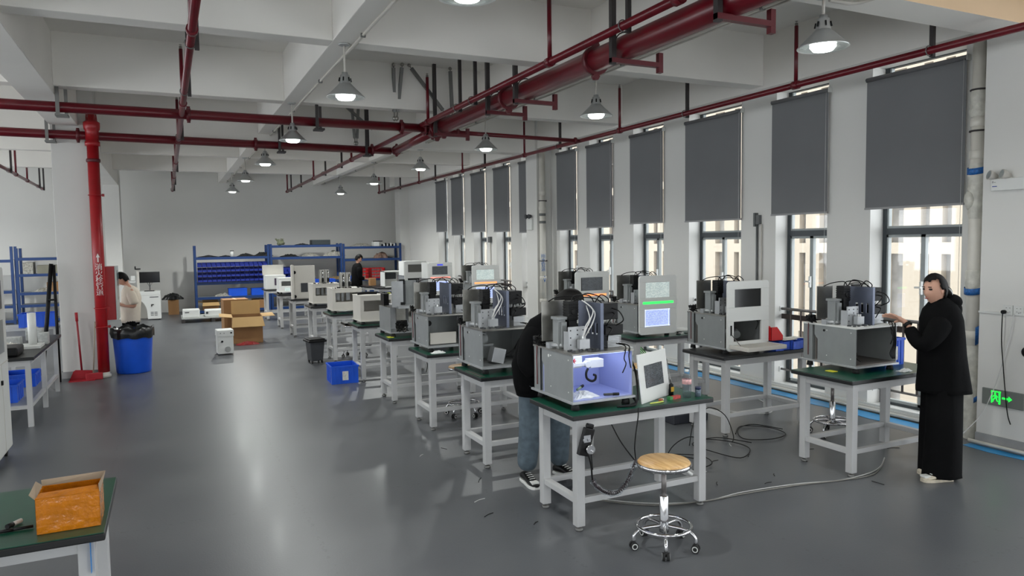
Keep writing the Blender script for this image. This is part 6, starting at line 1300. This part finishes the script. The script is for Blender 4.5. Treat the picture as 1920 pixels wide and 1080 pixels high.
cs = Sk(); i0 = cs.add((-0.02, -0.08, 1.28), 0.10); cs.chain([(-0.09, -0.12, 1.22, 0.09), (-0.19, -0.15, 1.11, 0.078), (-0.235, -0.12, 1.09, 0.068), (-0.255, -0.07, 1.15, 0.060), (-0.268, -0.04, 1.205, 0.048), (-0.272, -0.03, 1.225, 0.042)], i0); cs.bm(2, bm)
cs = Sk(); i0 = cs.add((0.02, 0.08, 1.28), 0.10); cs.chain([(0.03, 0.17, 1.2, 0.08), (0.05, 0.21, 1.08, 0.07), (0.06, 0.22, 0.9, 0.055)], i0); cs.bm(2, bm)
blob(bm, (0.075, 0.0, 1.42), 0.075, (1.0, 1.25, 0.85), 3); blob(bm, (0.085, 0.0, 1.36), 0.075, (0.8, 1.3, 1.1), 3)
link('coat', bm, CLBLK, W)
bm = bmesh.new(); loft(bm, [(-0.01, -0.07, 0.03, 0.145, 0.12), (-0.01, -0.07, 0.06, 0.142, 0.12), (0.0, -0.07, 0.4, 0.138, 0.12), (0.01, -0.05, 0.78, 0.13, 0.12)], 20); loft(bm, [(0.045, 0.07, 0.02, 0.145, 0.12), (0.04, 0.07, 0.06, 0.142, 0.12), (0.035, 0.07, 0.4, 0.14, 0.12), (0.03, 0.05, 0.78, 0.13, 0.12)], 20)
for v in bm.verts: a = math.atan2(v.co.y, v.co.x); v.co.x += 0.006*math.sin(v.co.z*9+a*5); v.co.y += 0.006*math.sin(a*9)
link('trousers', bm, CLBLK, W)
SHB = mat('beige_sneaker', (196, 186, 168), .6, scale=30, var=.15)
shoe(W, (0.05, -0.10, 0.0), 186, SHB, SHB, 0.25, lacem=PANW); shoe(W, (0.13, 0.08, 0.0), 184, SHB, SHB, 0.25)
bm = bmesh.new(); tube(bm, [(-0.274, -0.028, 1.235), (-0.281, -0.012, 1.25)], 0.032, 14); link('watch', bm, BLKP, W)
# --- bending person behind the nearest machine
W = thing('person', 'person in black top and grey jeans bending behind the nearest lit machine', 'person', (2.70, 5.0, 0))
sk = Sk(); r = sk.add((-0.02, 0.10, 0.88), (0.12, 0.10)); ch = sk.chain([(-0.06, 0.0, 1.10, (0.12, 0.1)), (0.0, -0.06, 1.28, (0.14, 0.1))], r); nk = sk.chain([(0.04, -0.08, 1.38, 0.05), (0.08, -0.10, 1.44, 0.045)], ch)
a = sk.add((-0.12, -0.06, 1.24), 0.035, ch); e = sk.chain([(-0.25, -0.12, 1.02, 0.032), (-0.17, -0.20, 0.90, 0.032), (-0.13, -0.23, 0.87, 0.024)], a); add_hand(sk, e, (-0.13, -0.23, 0.87), (0.5, -0.6, -0.3), (0.3, 0.1, -0.9), .5, .4, .17)
a = sk.add((0.12, -0.06, 1.24), 0.035, ch); e = sk.chain([(0.28, -0.10, 1.03, 0.042), (0.22, -0.20, 0.92, 0.03), (0.18, -0.24, 0.9, 0.023)], a); add_hand(sk, e, (0.18, -0.24, 0.90), (-0.4, -0.6, -0.2), (0, 0, -1), .5, .4, .17)
for s in (-1, 1): sk.chain([(s*0.1, 0.1, 0.80, 0.085), (s*0.12, 0.07, 0.48, 0.06), (s*0.15, 0.12, 0.1, 0.04)], r)
bm = sk.bm(2); hc = (0.12, -0.10, 1.46); head(bm, hc, -60, 62, 0.23); link('body', bm, PM, W); hair(hc, -60, 62, W, 0.23, vol=1.2, fringe=-0.45)
bm = bmesh.new(); loft(bm, [(-0.04, 0.10, 0.72, 0.19, 0.15), (-0.06, 0.08, 0.82, 0.205, 0.16), (-0.08, 0.05, 0.98, 0.215, 0.16), (-0.06, 0.0, 1.12, 0.22, 0.165), (-0.02, -0.03, 1.24, 0.22, 0.15), (0.01, -0.05, 1.34, 0.19, 0.13), (0.05, -0.07, 1.40, 0.12, 0.10), (0.07, -0.08, 1.43, 0.06, 0.06)], 26)
cs = Sk(); i0 = cs.add((-0.1, -0.06, 1.27), 0.10); cs.chain([(-0.20, -0.08, 1.20, 0.088), (-0.27, -0.12, 1.02, 0.08), (-0.23, -0.15, 0.96, 0.07), (-0.2, -0.175, 0.93, 0.06)], i0); cs.bm(2, bm)
cs = Sk(); i0 = cs.add((0.1, -0.06, 1.27), 0.10); cs.chain([(0.20, -0.07, 1.20, 0.085), (0.28, -0.11, 1.03, 0.072), (0.24, -0.16, 0.95, 0.055)], i0); cs.bm(2, bm)
link('sweater', bm, CLBLK, W)
cs = Sk(); i0 = cs.add((-0.02, 0.10, 0.86), (0.15, 0.12))
for s in (-1, 1): cs.chain([(s*0.11, 0.1, 0.74, 0.115), (s*0.135, 0.08, 0.46, 0.095), (s*0.145, 0.11, 0.22, 0.09), (s*0.15, 0.12, 0.09, 0.085)], i0)
link('jeans', cs.bm(2), DENIM, W)
SW = mat('sneaker_white', (214, 214, 210), .5); shoe(W, (-0.15, 0.19, 0.0), -92, BLKP, SW, 0.27, lacem=SW); shoe(W, (0.17, 0.23, 0.0), -70, BLKP, SW, 0.27, lacem=SW)
# --- man in cream tee
W = thing('person', 'person in cream T-shirt looking down at a phone beside the hydrant cabinet', 'person', (-0.62, 13.5, 0))
sk = Sk(); r = sk.add((0.02, 0, 0.86), (0.11, 0.1)); ch = sk.chain([(0.03, 0, 1.05, (0.11, 0.1)), (0.02, 0, 1.24, (0.12, 0.1))], r); nk = sk.chain([(0.0, 0, 1.32, 0.045), (-0.04, 0, 1.37, 0.04)], ch)
a = sk.add((0.05, -0.15, 1.2), 0.055, ch); e = sk.chain([(0.10, -0.2, 0.97, 0.038), (-0.02, -0.16, 0.98, 0.03), (-0.09, -0.13, 1.0, 0.023)], a); add_hand(sk, e, (-0.09, -0.13, 1.0), (-1, 0.2, 0.1), (0, 0.3, -1), .4, .6, .16)
a = sk.add((0.02, 0.15, 1.2), 0.055, ch); e = sk.chain([(0.06, 0.18, 0.97, 0.038), (-0.06, 0.1, 0.99, 0.03), (-0.12, 0.04, 1.01, 0.023)], a); add_hand(sk, e, (-0.12, 0.04, 1.01), (-1, -0.3, 0.1), (0, -0.3, -1), .4, .6, .16)
for s in (-1, 1): sk.chain([(0.02, s*0.09, 0.78, 0.08), (0.02, s*0.1, 0.45, 0.06), (0.03, s*0.1, 0.08, 0.04)], r)
bm = sk.bm(2); hc = (-0.08, -0.0, 1.42); head(bm, hc, 180, 32, 0.22); link('body', bm, PM, W); hair(hc, 180, 32, W, 0.22, vol=1.12, fringe=0.15)
bm = bmesh.new(); loft(bm, [(0.02, 0, 0.70, 0.14, 0.17), (0.02, 0, 0.74, 0.145, 0.18), (0.03, 0, 0.95, 0.15, 0.19), (0.04, 0, 1.10, 0.15, 0.20), (0.04, 0, 1.21, 0.135, 0.19), (0.03, 0, 1.27, 0.10, 0.14), (0.01, 0, 1.305, 0.065, 0.075), (0.0, 0, 1.315, 0.05, 0.055)], 26)
for v in bm.verts: v.co.x += 0.006*math.sin(v.co.z*30+v.co.y*20)
for sg in (-1, 1):
    cs = Sk(); i0 = cs.add((0.04, sg*0.10, 1.2), 0.08); cs.chain([(0.05, sg*0.17, 1.16, 0.082), (0.09, sg*0.21, 1.05, 0.08), (0.10, sg*0.215, 1.0, 0.075)], i0); cs.bm(2, bm)
link('t_shirt', bm, TEE, W)
cs = Sk(); i0 = cs.add((0.02, 0, 0.84), (0.13, 0.13))
for s in (-1, 1): cs.chain([(0.02, s*0.09, 0.72, 0.1), (0.02, s*0.1, 0.45, 0.085), (0.03, s*0.1, 0.1, 0.07)], i0)
link('trousers', cs.bm(2), CLBLK, W); shoe(W, (0.08, -0.1, 0), 180, BLKP, SW, 0.26); shoe(W, (0.08, 0.1, 0), 178, BLKP, SW, 0.26)
o = bxo('phone', BLKP, None, (-0.035, 0.035, -0.07, 0.07, -0.004, 0.004), bevel=0.002); o.location = (-0.80, 13.42, 1.03); o.rotation_euler = (0, 0.5, 0); tag(o, 'dark phone held by the person in the cream T-shirt', 'phone')
# --- person in black at the back
W = thing('person', 'person in black standing at the far tables in front of the blue rack', 'person', (4.72, 19.93, 0))
sk = Sk(); r = sk.add((0, 0, 0.86), (0.12, 0.1)); ch = sk.chain([(0, 0, 1.06, (0.11, 0.1)), (0.02, 0, 1.28, (0.13, 0.1))], r); nk = sk.chain([(0.03, 0, 1.4, 0.05), (0.05, 0, 1.45, 0.045)], ch)
a = sk.add((0.03, -0.17, 1.27), 0.055, ch); e = sk.chain([(0.03, -0.2, 1.02, 0.04), (0.2, -0.16, 0.97, 0.03), (0.26, -0.15, 0.96, 0.023)], a); add_hand(sk, e, (0.26, -0.15, 0.96), (1, 0, -0.1), (0, 0, -1), .4, .3, .17)
a = sk.add((0.0, 0.17, 1.27), 0.055, ch); e = sk.chain([(0.02, 0.2, 1.02, 0.04), (0.18, 0.16, 0.97, 0.03), (0.24, 0.14, 0.96, 0.023)], a); add_hand(sk, e, (0.24, 0.14, 0.96), (1, 0, -0.1), (0, 0, -1), .4, .3, .17)
for s in (-1, 1): sk.chain([(0, s*0.09, 0.8, 0.085), (0, s*0.1, 0.45, 0.06), (0, s*0.1, 0.08, 0.04)], r)
bm = sk.bm(2); hc = (0.07, 0, 1.53); head(bm, hc, -15, 22, 0.22); link('body', bm, PM, W); hair(hc, -15, 22, W, 0.22, vol=1.18, fringe=0.2)
bm = bmesh.new(); loft(bm, [(0.0, 0, 0.72, 0.15, 0.18), (0.0, 0, 0.9, 0.15, 0.19), (0.01, 0, 1.1, 0.15, 0.20), (0.02, 0, 1.27, 0.145, 0.20), (0.02, 0, 1.36, 0.11, 0.15), (0.035, 0, 1.41, 0.06, 0.07)], 26)
for sg in (-1, 1):
    cs = Sk(); i0 = cs.add((0.02, sg*0.10, 1.28), 0.09); cs.chain([(0.03, sg*0.19, 1.22, 0.08), (0.03, sg*0.215, 1.03, 0.068), (0.12, sg*0.19, 0.985, 0.055), (0.17, sg*.17, .975, .045)], i0); cs.bm(2, bm)
link('sweater', bm, CLBLK, W)
cs = Sk(); i0 = cs.add((0.0, 0, 0.86), (0.14, 0.13))
for s in (-1, 1): cs.chain([(0, s*0.09, 0.72, 0.1), (0, s*0.1, 0.45, 0.08), (0, s*0.1, 0.1, 0.065)], i0)
link('trousers', cs.bm(2), CLBLK, W); shoe(W, (-0.06, -0.1, 0), 0, BLKP, BLKP, 0.26); shoe(W, (-0.06, 0.1, 0), 2, BLKP, BLKP, 0.26)
carton(4.95, 19.35, 0.80, 0.16, 0.2, 0.2, 'small brown box under the hands of the person at the far tables', 0, False)
o = copy_tree(TB); o.location = (4.75, 19.05, 0); o['label'] = 'dark-topped table at the far end carrying the small brown box'
